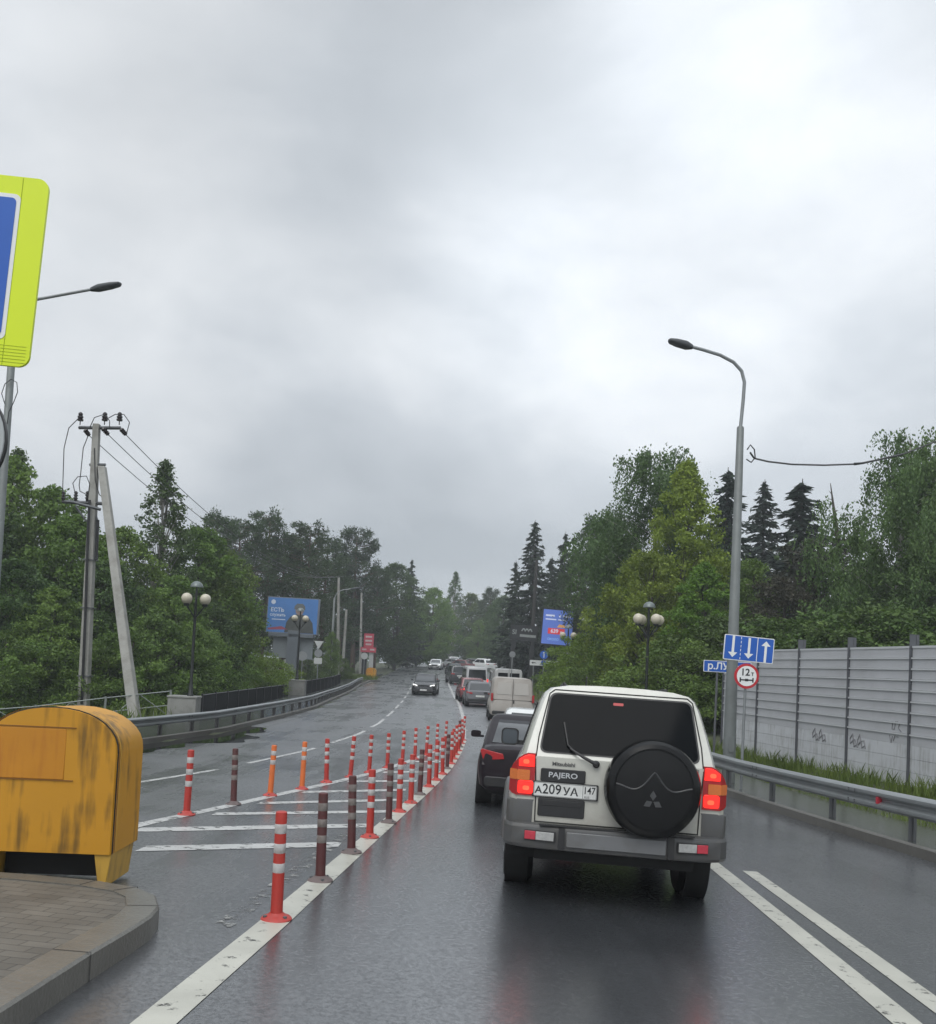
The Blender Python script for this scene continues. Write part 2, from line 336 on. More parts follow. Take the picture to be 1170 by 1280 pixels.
def slab(name, yr, fx0, fx1, h, m, step=.75):
    b = MB(); n = int((yr[1] - yr[0]) / step); rings = []
    for y in np.linspace(*yr, n):
        a, c = fx0(y), fx1(y); rings.append([(a, y, G(a, y) - .1), (a, y, G(a, y) + h), (c, y, G(c, y) + h), (c, y, G(c, y) - .1)])
    b.loft(rings); return tag(b.build(name, m, ang=30), kind='structure')
wet_conc = mat('wet_concrete', (.075, .078, .074), .16, 0, .3, 1.5, .25, 30, dirt=(.05, .05, .045), damt=.7, dscale=.8)
kerb_m = mat('kerb_stone', (.105, .10, .09), .5, 0, .25, 3, .4, 25, dirt=(.05, .047, .04), damt=.75, dscale=1.3)
slab('kerb', (-12, 120), lambda y: XR(y) - .02, lambda y: XR(y) + .16, .13, kerb_m)
slab('kerb', (8, 95), lambda y: XL(y) - .16, lambda y: XL(y) + .02, .13, kerb_m)
ribbon('verge_strip', (-12, 50), lambda y: XR(y) + .162, lambda y: XR(y) + 1.72, .125, wet_conc, nx=2)
ribbon('pavement', (8, 110), lambda y: XL(y) - 2.72, lambda y: XL(y) - .162, .122, mat('wet_pavement_shaded', (.036, .037, .037), .22, 0, .3, 1.5, .25, 30), 1, nx=2)  # wet slab, tone also darkened to carry the shade below the guardrail beam

# markings
paint = worn_paint('road_paint', (.54, .53, .46), .36); paint_w = worn_paint('worn_road_paint', (.36, .36, .34), .55)
paint_f = worn_paint('line_paint', (.56, .56, .54), .40)
RLX = pl([(0, -1.62), (4.5, -1.38), (6.4, -1.24), (8, -1.15), (10.3, -1.02), (13.4, -.84), (17.2, -.58), (21.3, -.31), (26, -.1), (30, .02), (36, .03), (45, -.03), (59.7, -.33), (75, -.9), (93, -1.6), (113, -2.3), (154, -2.95), (200, -4)])
LHX = pl([(8, -3.75), (10.5, -3.5), (12.6, -3.1), (14.2, -2.82), (16.3, -2.38), (18.8, -1.86), (22, -1.3), (26, -.72), (30, -.2)])
DX = pl([(5, -6.0), (15, -5.07), (17.7, -4.58), (23.4, -3.8), (30, -3.3), (36, -3.22), (44, -3.4), (60, -3.95), (76, -4.55), (100, -5.4), (160, -6.4)])
def line(fx, yr, wd, m=paint, dz=.004): return ribbon('road_marking', yr, lambda y: fx(y) - wd / 2, lambda y: fx(y) + wd / 2, dz, m, .4)
line(RLX, (2, 30.5), .2); line(RLX, (30.6, 175), .17, paint_f)
line(lambda y: RLX(y) - .29, (6.3, 11.0), .14, paint_w)
line(LHX, (9, 29), .16, paint_f)
for y0, y1 in ((11.3, 17.7), (19.3, 24.0), (26, 31.5), (33.4, 39), (41, 46.5), (49, 54), (57, 61), (64.5, 68.5), (72, 76), (80, 84), (88, 92), (97, 101)):
    line(DX, (y0, y1), .12, paint_f)
line(lambda y: XL(y) + .55, (30, 150), .12, paint_w)
D1 = lambda y: 2.55 + (y - 5.3) * .062 + (.12 if False else 0); D2 = lambda y: D1(y) + .34
line(D1, (1, 26), .18); line(D2, (1, 10.35), .16)
b = MB()
for (x0, x1, yl, yr_, wd) in ((-2.99, -1.25, 8.95, 10.1, .26), (-3.42, -1.12, 10.05, 11.75, .27), (-3.05, -.95, 11.75, 13.4, .22), (-2.8, -.98, 13.2, 14.9, .22), (-2.5, -.95, 15.0, 16.5, .24), (-2.05, -.85, 17.2, 18.2, .24), (-1.6, -.65, 19.4, 20.3, .24), (-1.2, -.4, 22.3, 23.0, .25)):
    wd *= 1.3
    n = 8; b.loft([[(x0 + (x1 - x0) * k / n, yl + (yr_ - yl) * k / n + q, G(x0 + (x1 - x0) * k / n, yl + (yr_ - yl) * k / n + q) + .0045) for k in range(n + 1)] for q in (-wd / 2, wd / 2)], cap=False, closed=False)
tag(b.build('road_marking', paint_f), kind='structure')
# puddles along the left guardrail
pud = mat('puddle_water', (.012, .013, .013), .04, 0, .1, 2, .05, 6)
b = MB(); N_ = 60; L0, R0 = [], []
for k in range(N_ + 1):
    y = 19.5 + 11.5 * k / N_; wd_ = (1.25 + .35 * math.sin(y * 1.3) + .22 * math.sin(y * 3.1 + 1)) * math.sin(math.pi * min(1, k / N_ * 1.02)) ** .5 + .02
    x0 = XL(y) + .05; L0.append((x0, y, G(x0, y) + .005)); R0.append((x0 + wd_, y, G(x0 + wd_, y) + .005))
b.loft([L0, R0], cap=False, closed=False)
tag(b.build('puddle', pud), kind='structure')

# traffic island in the left foreground
def tiles(name):
    m = bpy.data.materials.new(name); m.use_nodes = True; n = m.node_tree.nodes; L = m.node_tree.links; b = n['Principled BSDF']
    g = n.new('ShaderNodeNewGeometry'); mp = n.new('ShaderNodeMapping'); mp.inputs['Rotation'].default_value = (0, 0, R(8)); L.new(g.outputs['Position'], mp.inputs['Vector'])
    br = n.new('ShaderNodeTexBrick'); br.inputs['Scale'].default_value = 1; br.inputs['Brick Width'].default_value = .2; br.inputs['Row Height'].default_value = .1; br.inputs['Mortar Size'].default_value = .004; br.inputs['Mortar Smooth'].default_value = .3
    br.inputs['Color1'].default_value = (.115, .108, .095, 1); br.inputs['Color2'].default_value = (.085, .08, .07, 1); br.inputs['Mortar'].default_value = (.04, .038, .034, 1); L.new(mp.outputs[0], br.inputs['Vector'])
    q = n.new('ShaderNodeTexNoise'); q.inputs['Scale'].default_value = 2.2; q.inputs['Detail'].default_value = 7; L.new(g.outputs['Position'], q.inputs['Vector'])
    mx = n.new('ShaderNodeMix'); mx.data_type = 'RGBA'; mx.blend_type = 'MULTIPLY'; mx.inputs['Factor'].default_value = .75; L.new(br.outputs['Color'], mx.inputs[6]); L.new(q.outputs['Fac'], mx.inputs[7])
    hs = n.new('ShaderNodeMix'); hs.data_type = 'RGBA'; hs.blend_type = 'MULTIPLY'; hs.inputs['Factor'].default_value = 1; L.new(mx.outputs[2], hs.inputs[6]); hs.inputs[7].default_value = (1.75, 1.7, 1.6, 1)
    L.new(hs.outputs[2], b.inputs['Base Color']); b.inputs['Roughness'].default_value = .55
    bp = n.new('ShaderNodeBump'); bp.inputs['Strength'].default_value = .6; bp.inputs['Distance'].default_value = .006; L.new(br.outputs['Fac'], bp.inputs['Height']); bp.invert = True; L.new(bp.outputs[0], b.inputs['Normal']); return m
edge = [(-1.98, 2.0), (-1.94, 3.5), (-1.92, 4.3), (-1.90, 5.0), (-1.87, 5.55), (-1.865, 5.85), (-1.90, 6.12), (-2.02, 6.42), (-2.22, 6.62), (-2.55, 6.74), (-3.0, 6.78), (-3.8, 6.78), (-4.6, 6.75), (-4.9, 6.4), (-4.95, 2.0)]
def inset(poly, d):
    out = []
    for i, p in enumerate(poly):
        a, c = Vector(poly[i - 1]), Vector(poly[(i + 1) % len(poly)]); t = (c - a).normalized(); out.append((p[0] - t.y * d, p[1] + t.x * d))
    return out
inner = inset(edge, .20); n = len(edge)
b = MB(); rings = []
for e_, h_ in ((edge, -.05), (edge, .135), (inset(edge, .015), .15), (inner, .15), (inner, .10)):
    rings.append([(x, y, G(x, y) + h_) for x, y in e_])
b.loft(rings, cap=False); tag(b.build('kerb', mat('island_kerb', (.125, .12, .105), .33, 0, .22, 4, .45, 35, dirt=(.10, .095, .08), damt=.6, dscale=2.5), ang=30), kind='structure')
gaps = MB()
for i in (3, 6, 8, 9):
    p, q = Vector(edge[i]), Vector(inner[i]); t = (q - p).normalized(); s_ = Vector((-t.y, t.x)) * .004
    o_ = p - t * .004; vs = [(*(o_ + s_), G(*o_) - .02), (*(o_ - s_), G(*o_) - .02), (*(o_ - s_), G(*o_) + .152), (*(o_ + s_), G(*o_) + .152), (*(q + s_), G(*q) + .152), (*(q - s_), G(*q) + .152)]
    gaps.add(vs, [(0, 1, 2, 3), (3, 2, 5, 4)])
tag(gaps.build('kerb_joint', mat('joint_dark', (.025, .024, .022), .8)), kind='structure')
b = MB(); pv = [(x, y, G(x, y) + .142) for x, y in inset(edge, .195)]
b.add(pv, [tuple(range(n))]); tag(b.build('pavement', tiles('paving_tiles'), smooth=False), kind='structure')

# ================================================================== VEHICLES
tyre_m = mat('tyre', (.007, .007, .007), .55, 0, .3, 9, .25, 70)
def wheel(parent, x, y, r, wd, name='wheel'):
    rx = Matrix.Rotation(R(90), 3, 'Y'); s = 1 if x > 0 else -1
    rt = empty_part(name, parent, (x, y, r))
    t = MB(); t.lathe([(r * .62, -wd / 2), (r * .9, -wd / 2), (r * .975, -wd * .40), (r, -wd * .3), (r, wd * .3), (r * .975, wd * .40), (r * .9, wd / 2), (r * .62, wd / 2)], n=28, mx=rx, cap=True); t.build('tyre', tyre_m, rt)
    q = MB(); q.lathe([(r * .60, s * wd * .40), (r * .66, s * wd * .52), (r * .60, s * wd * .51), (r * .5, s * wd * .47), (r * .18, s * wd * .50), (.02, s * wd * .53)], n=20, mx=rx)
    for k in range(5):
        a = 2 * math.pi * k / 5; q.box((s * wd * .5, math.cos(a) * r * .36, math.sin(a) * r * .36), (.02, r * .5, r * .11), mx=Matrix.Rotation(a, 3, 'X'))
    q.build('rim', rim_m, rt); return rt
def empty_part(name, parent, loc):
    o = bpy.data.objects.new(name, None); COL.objects.link(o); o.parent = parent; o.location = loc; o.empty_display_size = .1; return o

# ---- the white off-roader in front
suv = empty('off_road_car', (0, 0, 0), 'muddy white off-road car with black spare wheel cover and lit brake lights', 'car')
on_ground(suv, 1.272, 7.75, R(4.6)); suv.scale = (1, 1, 1.03)
white_c = mat('cream_white_paint', (.52, .52, .47), .2, 0, .05, 1.5, coat=.6, dirt=(.24, .225, .18), damt=.35, dscale=1.6)
n_ = white_c.node_tree.nodes; l_ = white_c.node_tree.links; pb_ = n_['Principled BSDF']; src_ = pb_.inputs['Base Color'].links[0].from_socket
t_ = n_.new('ShaderNodeTexCoord'); sp_ = n_.new('ShaderNodeSeparateXYZ'); l_.new(t_.outputs['Object'], sp_.inputs[0])
q_ = n_.new('ShaderNodeTexNoise'); q_.inputs['Scale'].default_value = 5; q_.inputs['Detail'].default_value = 9; q_.inputs['Roughness'].default_value = .7; l_.new(t_.outputs['Object'], q_.inputs['Vector'])
h_ = n_.new('ShaderNodeMapRange'); h_.inputs['From Min'].default_value = 1.25; h_.inputs['From Max'].default_value = .6; l_.new(sp_.outputs[2], h_.inputs['Value'])
g_ = n_.new('ShaderNodeMath'); g_.operation = 'MULTIPLY'; l_.new(q_.outputs['Fac'], g_.inputs[0]); l_.new(h_.outputs[0], g_.inputs[1])
x_ = n_.new('ShaderNodeMix'); x_.data_type = 'RGBA'; l_.new(g_.outputs[0], x_.inputs['Factor']); l_.new(src_, x_.inputs[6]); x_.inputs[7].default_value = (.20, .185, .15, 1); l_.new(x_.outputs[2], pb_.inputs['Base Color'])
grey_c = mat('grey_cladding', (.068, .069, .070), .38, 0, .14, 3, dirt=(.07, .065, .055), damt=.6, dscale=4, spec=.4)
silver_c = mat('silver_trim', (.15, .153, .157), .32, .3, .12, 4, dirt=(.10, .095, .085), damt=.55, dscale=5)
black_t = mat('black_plastic', (.012, .012, .013), .42, 0, .2, 8, dirt=(.03, .028, .025), damt=.5, dscale=6)
seam_m = mat('panel_gap', (.02, .02, .018), .7)
under_m = mat('underbody', (.008, .008, .008), .8)
half_lo = [(.0, .50), (.80, .50), (.875, .55), (.895, .70), (.895, .86), (.885, .98), (.86, 1.10), (.82, 1.165)]
half_up = [(.82, 1.165), (.80, 1.25), (.745, 1.45), (.69, 1.62), (.655, 1.69), (.605, 1.732), (.47, 1.758), (.22, 1.77), (0, 1.772)]
yR = lambda z: 0 if z < 1.13 else (z - 1.13) * .40
def half_ring(h, sx, y): return [(x * sx, y(z), z) for x, z in h] + [(-x * sx, y(z), z) for x, z in reversed(h) if x > 0]
b = MB()
st = [(.0, .925), (.025, .962), (.07, .985), (.16, 1.0), (.5, 1), (1.6, 1), (2.8, .995), (3.4, .98), (4.1, .95), (4.4, .9), (4.5, .82)]
rings = []
for y0, sx in st:
    ring = []
    for x, z in half_lo: 
        zz_ = z if y0 < 3.3 or z < .9 else z - (y0 - 3.3) * .10
        ring.append((x * sx, y0, zz_))
    rings.append(ring + [(-x, y, z) for x, y, z in reversed(ring) if x > 0])
b.loft(rings, 0)
rings = []
for f, sx in ((0, .94), (.02, .975), (.06, .993), (.14, 1), (.5, 1.01), (.85, 1.0), (1, .97)):
    rings.append(half_ring(half_up, sx, lambda z, f=f: yR(z) * (1 - f) + (3.45 - (z - 1.165) * 1.15) * f))
b.loft(rings, 0)
body = b.build('body', [white_c], suv, ang=32)
# grey lower cladding on the flanks and rear corners
b = MB()
for s in (-1, 1):
    b = MB(); pts = [(s * .83, -.006), (s * .872, .02), (s * .905, .09), (s * .91, .3), (s * .915, .62), (s * .87, .62), (s * .70, .05), (s * .69, -.006)]
    b.loft([[(x, y, z) for x, y in pts] for z in (.60, .63, .80)] + [[(x * .985, y + .004, .815) for x, y in pts]])
    arc = [(s * .905, 1.07 + .475 * math.cos(a), .39 + .475 * math.sin(a)) for a in [R(q) for q in range(-5, 190, 15)]]
    b.tube(arc, .055, 8)
    b.box((s * .89, 2.35, .56), (.05, 1.75, .28)); b.build('lower_cladding', grey_c, suv)
b = MB()
for s in (-1, 1):
    b.prism(circ(.44, 26, 1.07, .40), lambda u, v, t: (t, u, v), s * .70, s * .902)
    b.prism(circ(.44, 26, 3.75, .40), lambda u, v, t: (t, u, v), s * .70, s * .902)
b.box((0, 2.2, .39), (1.5, 3.2, .24)); b.box((0, .35, .42), (1.3, .55, .16)); b.box((0, 1.15, .34), (1.28, .5, .2)); b.tube([(-.75, 1.07, .36), (.75, 1.07, .36)], .06); b.sphere((.1, 1.0, .36), .14)
b.tube([(.5, .05, .41), (.5, .9, .42)], .035)
b.build('underbody', under_m, suv)
for x in (-.785, .785):
    for y in (1.07, 3.75): wheel(suv, x, y, .385, .265)
for x in (-.79, .79): b = MB(); b.box((x, 1.55, .42), (.3, .02, .36)); b.build('mud_flap', rubber, suv)
# bumper
out_ = [(.0, -.125), (.40, -.118), (.72, -.085), (.85, -.035), (.915, .06), (.932, .22), (.932, .60)]
plan = lambda k, dy=0: [(x * k, y + dy) for x, y in out_] + [(-x * k, y + dy) for x, y in reversed(out_) if x > 0]
b = MB(); b.loft([[(x, y, z) for x, y in plan(k, dy)] for z, k, dy in ((.435, .95, .05), (.445, .985, .012), (.47, 1, 0), (.60, 1, 0), (.625, .99, .012), (.635, .96, .03))])
bumper = b.build('rear_bumper', grey_c, suv, ang=28)
b = MB(); b.prism(rrect(.80, .115, .012, 3, .0, .535), XZ, -.119, -.137); b.build('step_plate', silver_c, bumper, bevel=.004)
b = MB()
for s in (-1, 1): b.box((s * .44, -.117, .535), (.05, .03, .17))
b.box((0, -.085, .634), (1.25, .07, .012)); b.build('bumper_trim', black_t, bumper)
for s in (-1, 1):
    tilt = Matrix.Rotation(s * R(9), 3, 'Z')
    q = MB(); q.box((s * .615, -.104, .545), (.255, .012, .085), mx=tilt); q.build('reflector_housing', black_t, bumper, bevel=.003)
    q = MB(); q.box((s * .575, -.113, .545), (.15, .014, .066), mx=tilt); q.build('reversing_lamp', mat('clear_lens', (.33, .33, .32), .2, 0, .35, 40, .3, 120), bumper, bevel=.004)
    q = MB(); q.box((s * .695, -.095, .545), (.09, .016, .066), mx=tilt); q.build('reflector', mat('bumper_red', (.42, .03, .05), .25, 0, .2, 40, .3, 120), bumper, bevel=.004)
# tailgate with its gaps
b = MB()
def seam(p): b.tube([(x, yR(z) - .0005, z) for x, z in p], .006, 6)
for s in (-1, 1): seam([(s * .665, .64), (s * .672, .9), (s * .69, 1.13), (s * .675, 1.32), (s * .64, 1.5), (s * .605, 1.68), (s * .56, 1.715)])
seam([(-.56, 1.715), (.56, 1.715)]); seam([(-.665, .645), (.665, .645)])
for s in (-1, 1): b.tube([(s * (x * .94), yR(z) + .045, z) for x, z in ((.812, 1.20), (.763, 1.45), (.698, 1.64), (.65, 1.70))], .004, 6)
b.build('tailgate_gap', seam_m, suv)
# rear window
def trap(bw, tw, z0, z1, r=.05):
    pts = [(-bw, z0), (bw, z0), (tw, z1), (-tw, z1)]; out = []
    for i, p in enumerate(pts):
        p0, p1, p2 = Vector(pts[i - 1]), Vector(p), Vector(pts[(i + 1) % 4]); a = p1 + (p0 - p1).normalized() * r; c = p1 + (p2 - p1).normalized() * r
        for k in range(6): t = k / 5; out.append(tuple((1 - t) ** 2 * a + 2 * t * (1 - t) * p1 + t * t * c))
    return out
FW = lambda u, v, t: (u, yR(v) + t, v)
b = MB(); b.prism(trap(.668, .60, 1.195, 1.693, .07), FW, .004, -.004); b.build('window_seal', black_t, suv)
b = MB(); b.prism(trap(.652, .585, 1.210, 1.680, .06), FW, 0, -.009); rw = b.build('rear_window', glass_d, suv)
b = MB(); b.prism(rrect(.085, .022, .006, 3, -.02, 1.628), FW, -.008, -.012); b.build('high_brake_light', mat('high_brake', (.25, .02, .02), .3, emit=(1, .03, .03), estr=.16), rw)
# wiper
b = MB(); b.lathe([(.03, 0), (.03, .03), (.018, .045)], (-.19, -.005, 1.135), 14, mx=Matrix.Rotation(R(90), 3, 'X'))
b.tube([(-.19, -.04, 1.135), (-.30, -.045, 1.185), (-.41, .0, 1.245)], [.016, .012, .008]); b.tube([(-.36, .0, 1.215), (-.43, .02, 1.27), (-.47, .105, 1.45)], .008)
b.build('wiper', black_t, suv)
# badge panel, plate, lower recess
b = MB(); b.prism(rrect(.37, .105, .014, 4, -.455, 1.022), XZ, .004, -.018); bp = b.build('handle_panel', mat('panel_black', (.014, .014, .015), .3, 0, .2, 8), suv, bevel=.005)
silver_b = mat('badge_silver', (.50, .51, .52), .3, .6, .08, 8)
text('PAJERO', .058, silver_b, bp, loc=(-.455, -.0195, 1.024), sx=1.25, bold=.001)
text('Mitsubishi', .043, mat('badge_dark', (.07, .07, .07), .35, .3), suv, name='script_badge', loc=(-.455, -.002, 1.112), sx=1.1, ext=.003, bold=.001)
text('3.0', .04, mat('badge_dark', (.07, .07, .07), .35, .3), suv, name='script_badge', loc=(.625, -.002, 1.14), sx=1.1, ext=.003)
b = MB(); b.prism(rrect(.545, .128, .01, 3, -.43, .905), XZ, -.004, -.016); pf = b.build('plate_frame', black_t, suv)
b = MB(); b.prism(rrect(.52, .112, .01, 3, -.43, .905), XZ, -.014, -.019); lp = b.build('licence_plate', plate_m, pf)
b = MB()
for w_, h_ in ((.512, .104),):
    for (cx_, cz_, a_, c_) in ((-.43, .905 + h_ / 2, w_, .003), (-.43, .905 - h_ / 2, w_, .003), (-.43 - w_ / 2, .905, .003, h_), (-.43 + w_ / 2, .905, .003, h_), (-.285, .905, .003, h_)): b.box((cx_, -.0195, cz_), (a_, .001, c_))
b.build('plate_border', plate_k, pf)
text('A', .082, plate_k, pf, loc=(-.650, -.0195, .897), sx=1.05, bold=.0014, ext=.001); text('209', .112, plate_k, pf, loc=(-.540, -.0195, .906), bold=.0012, ext=.001, sx=.95)
text('УА', .086, plate_k, pf, loc=(-.385, -.0195, .897), bold=.0014, ext=.001, sx=1.12); text('147', .078, plate_k, pf, loc=(-.232, -.0195, .917), bold=.001, ext=.001, sx=.86)
text('RUS', .024, plate_k, pf, loc=(-.25, -.0195, .866), ext=.001); 
b = MB(); b.prism(rrect(.385, .145, .016, 4, -.455, .765), XZ, .004, -.012); rp = b.build('recess_panel', mat('panel_black', (.014, .014, .015), .3), suv, bevel=.005)
b = MB(); b.prism(rrect(.33, .045, .01, 3, -.455, .80), XZ, -.012, -.016); b.build('recess_lip', black_t, rp, bevel=.002)
# tail lights
em_r = mat('brake_glow', (.5, .01, .01), .2, 0, .1, 30, .2, 90, emit=(1, .022, .012), estr=1.15)
em_h = mat('brake_glow_hot', (.6, .03, .01), .2, 0, .1, 30, .2, 90, emit=(1, .10, .04), estr=1.5)
amber = mat('amber_lens', (.50, .13, .025), .2, 0, .15, 40, .3, 110, emit=(1, .25, .05), estr=.05)
for s in (-1, 1):
    lt = empty_part('tail_light', suv, (0, 0, 0))
    FLf = lambda u, v, t, s=s: (s * u, t, v)
    FLs = lambda u, v, t, s=s: (s * u, t + (u - .833) * 1.35, v)
    front = [(.685, .845), (.833, .845), (.833, 1.14), (.79, 1.17), (.755, 1.185), (.69, 1.185)]; side = [(.833, .845), (.868, .852), (.896, .875), (.896, 1.03), (.872, 1.09), (.833, 1.14)]
    q = MB(); q.prism(front, FLf, .05, -.014); q.prism(side, FLs, .05, -.014); q.build('lens', red_lens, lt)
    q = MB(); q.prism([(.695, 1.075), (.825, 1.075), (.825, 1.13), (.785, 1.158), (.752, 1.172), (.70, 1.172)], FLf, -.012, -.020); q.build('brake_bulb', em_r, lt, bevel=.004)
    q = MB(); q.prism(rrect(.13, .105, .02, 3, .76, .912), FLf, -.012, -.020); q.build('brake_bulb', em_r, lt, bevel=.004)
    q = MB(); q.prism(rrect(.05, .035, .015, 3, .765, 1.115), FLf, -.018, -.0222); q.build('hot_spot', em_h, lt)
    q = MB(); q.prism(rrect(.055, .035, .015, 3, .755, .905), FLf, -.018, -.0222); q.build('hot_spot', em_h, lt)
    q = MB(); q.prism(rrect(.105, .082, .01, 3, .782, 1.008), FLf, -.010, -.024); q.prism(rrect(.062, .082, .008, 3, .866, 1.008), FLs, .0, -.022); q.build('indicator', amber, lt)
# spare wheel cover
sw = empty_part('spare_wheel', suv, (.262, -.012, .985))
ry = Matrix.Rotation(R(90), 3, 'X')                       # local z -> -y
cov = mat('cover_black', (.003, .0032, .0036), .22, 0, .25, 4, .06, 14, dirt=(.008, .0078, .0075), damt=.5, dscale=5, spec=.3)
b = MB(); b.lathe([(.12, -.03), (.33, .01), (.368, .03), (.385, .06), (.387, .14), (.384, .185), (.372, .222), (.350, .243), (.318, .253), (.315, .249), (.308, .249), (.304, .254), (.20, .262), (.08, .266), (.004, .267)], n=64, mx=ry); b.build('cover', cov, sw, ang=25)
line_m = mat('cover_relief', (.028, .029, .031), .35, 0, .1, 6)
b = MB(); pts = []
for k in range(41):
    x = -.30 + .6 * k / 40; a = abs(x); z = .125 * math.exp(-(a / .075) ** 1.35) + .012 - .10 * max(0, a - .13) * .0 - .028 * math.exp(-((a - .15) / .09) ** 2) + .02 * (a / .3) ** 2
    rr_ = math.hypot(x, z); pts.append((x, -(.268 - .014 * (rr_ / .3) ** 2), z + .0))
b.tube(pts, .0065, 6); b.build('relief_line', line_m, sw)
b = MB()
for k in range(3):
    a = R(90 + 120 * k); d = Vector((math.cos(a), math.sin(a))); p = Vector((-d.y, d.x)); c0 = Vector((-.005, -.085))
    L_ = .082; W_ = .026
    poly = [tuple(c0 + d * .006), tuple(c0 + d * L_ / 2 + p * W_), tuple(c0 + d * L_), tuple(c0 + d * L_ / 2 - p * W_)]
    b.prism(poly, XZ, -.255, -.2685)
b.build('emblem', mat('emblem_grey', (.045, .046, .048), .4), sw)
b = MB(); b.box((.0, .02, 0), (.30, .10, .3)); b.build('carrier', under_m, sw)
# side glass, roof rails, mirrors
def HWz(z): 
    zs = [p[1] for p in half_up]; xs = [p[0] for p in half_up]; return float(np.interp(z, zs, xs))
for s in (-1, 1):
    b = MB()
    for (ya, yb_, ta, tb) in ((.38, 1.25, .22, .0), (1.36, 2.2, .0, .0), (2.3, 3.05, .0, -.42)):
        pp = [(ya, 1.25), (yb_, 1.25), (yb_ + tb, 1.60), (ya + ta, 1.60)]
        b.add([(s * (HWz(z) * 1.012 + .006), y, z) for y, z in pp] + [(s * (HWz(z) * 1.0 - .02), y, z) for y, z in pp], [(0, 1, 2, 3), (7, 6, 5, 4), (0, 1, 5, 4), (1, 2, 6, 5), (2, 3, 7, 6), (3, 0, 4, 7)])
    b.build('side_window', glass_d, suv)
b = MB(); pp = [(-.62, 3.38), (.62, 3.38), (.52, 2.86), (-.52, 2.86)]
b.add([(x, y, 1.20 if i < 2 else 1.66) for i, (x, y) in enumerate(pp)] + [(x, y + .03, 1.215 if i < 2 else 1.675) for i, (x, y) in enumerate(pp)], [(0, 1, 2, 3), (7, 6, 5, 4), (0, 1, 5, 4), (1, 2, 6, 5), (2, 3, 7, 6), (3, 0, 4, 7)]); b.build('windscreen', glass_d, suv)
for s in (-1, 1):
    mr = empty_part('wing_mirror', suv, (s * 1.0, 2.95, 1.22))
    q = MB(); q.loft([[(u * k, t, v * k) for u, v in rrect(.20, .19, .05)] for t, k in ((0, .97), (.03, 1), (.08, .92), (.12, .6))]); q.box((-s * .12, .06, -.06), (.12, .05, .05)); q.build('mirror_housing', black_t, mr)
    q = MB(); q.prism(rrect(.165, .155, .04), XZ, .004, -.004); q.build('mirror_glass', mat('mirror_glass', (.07, .08, .09), .08, .6, .1, 3), mr)
for s in (-1, 1): b = MB(); b.tube([(s * .45, .9, 1.765), (s * .47, .9, 1.79), (s * .47, 2.2, 1.80), (s * .45, 2.25, 1.77)], .014); b.build('roof_rail', black_t, suv)
b = MB(); b.tube([(-.27, .9, 1.77), (-.27, .82, 1.86)], .008); b.build('aerial', black_t, suv)

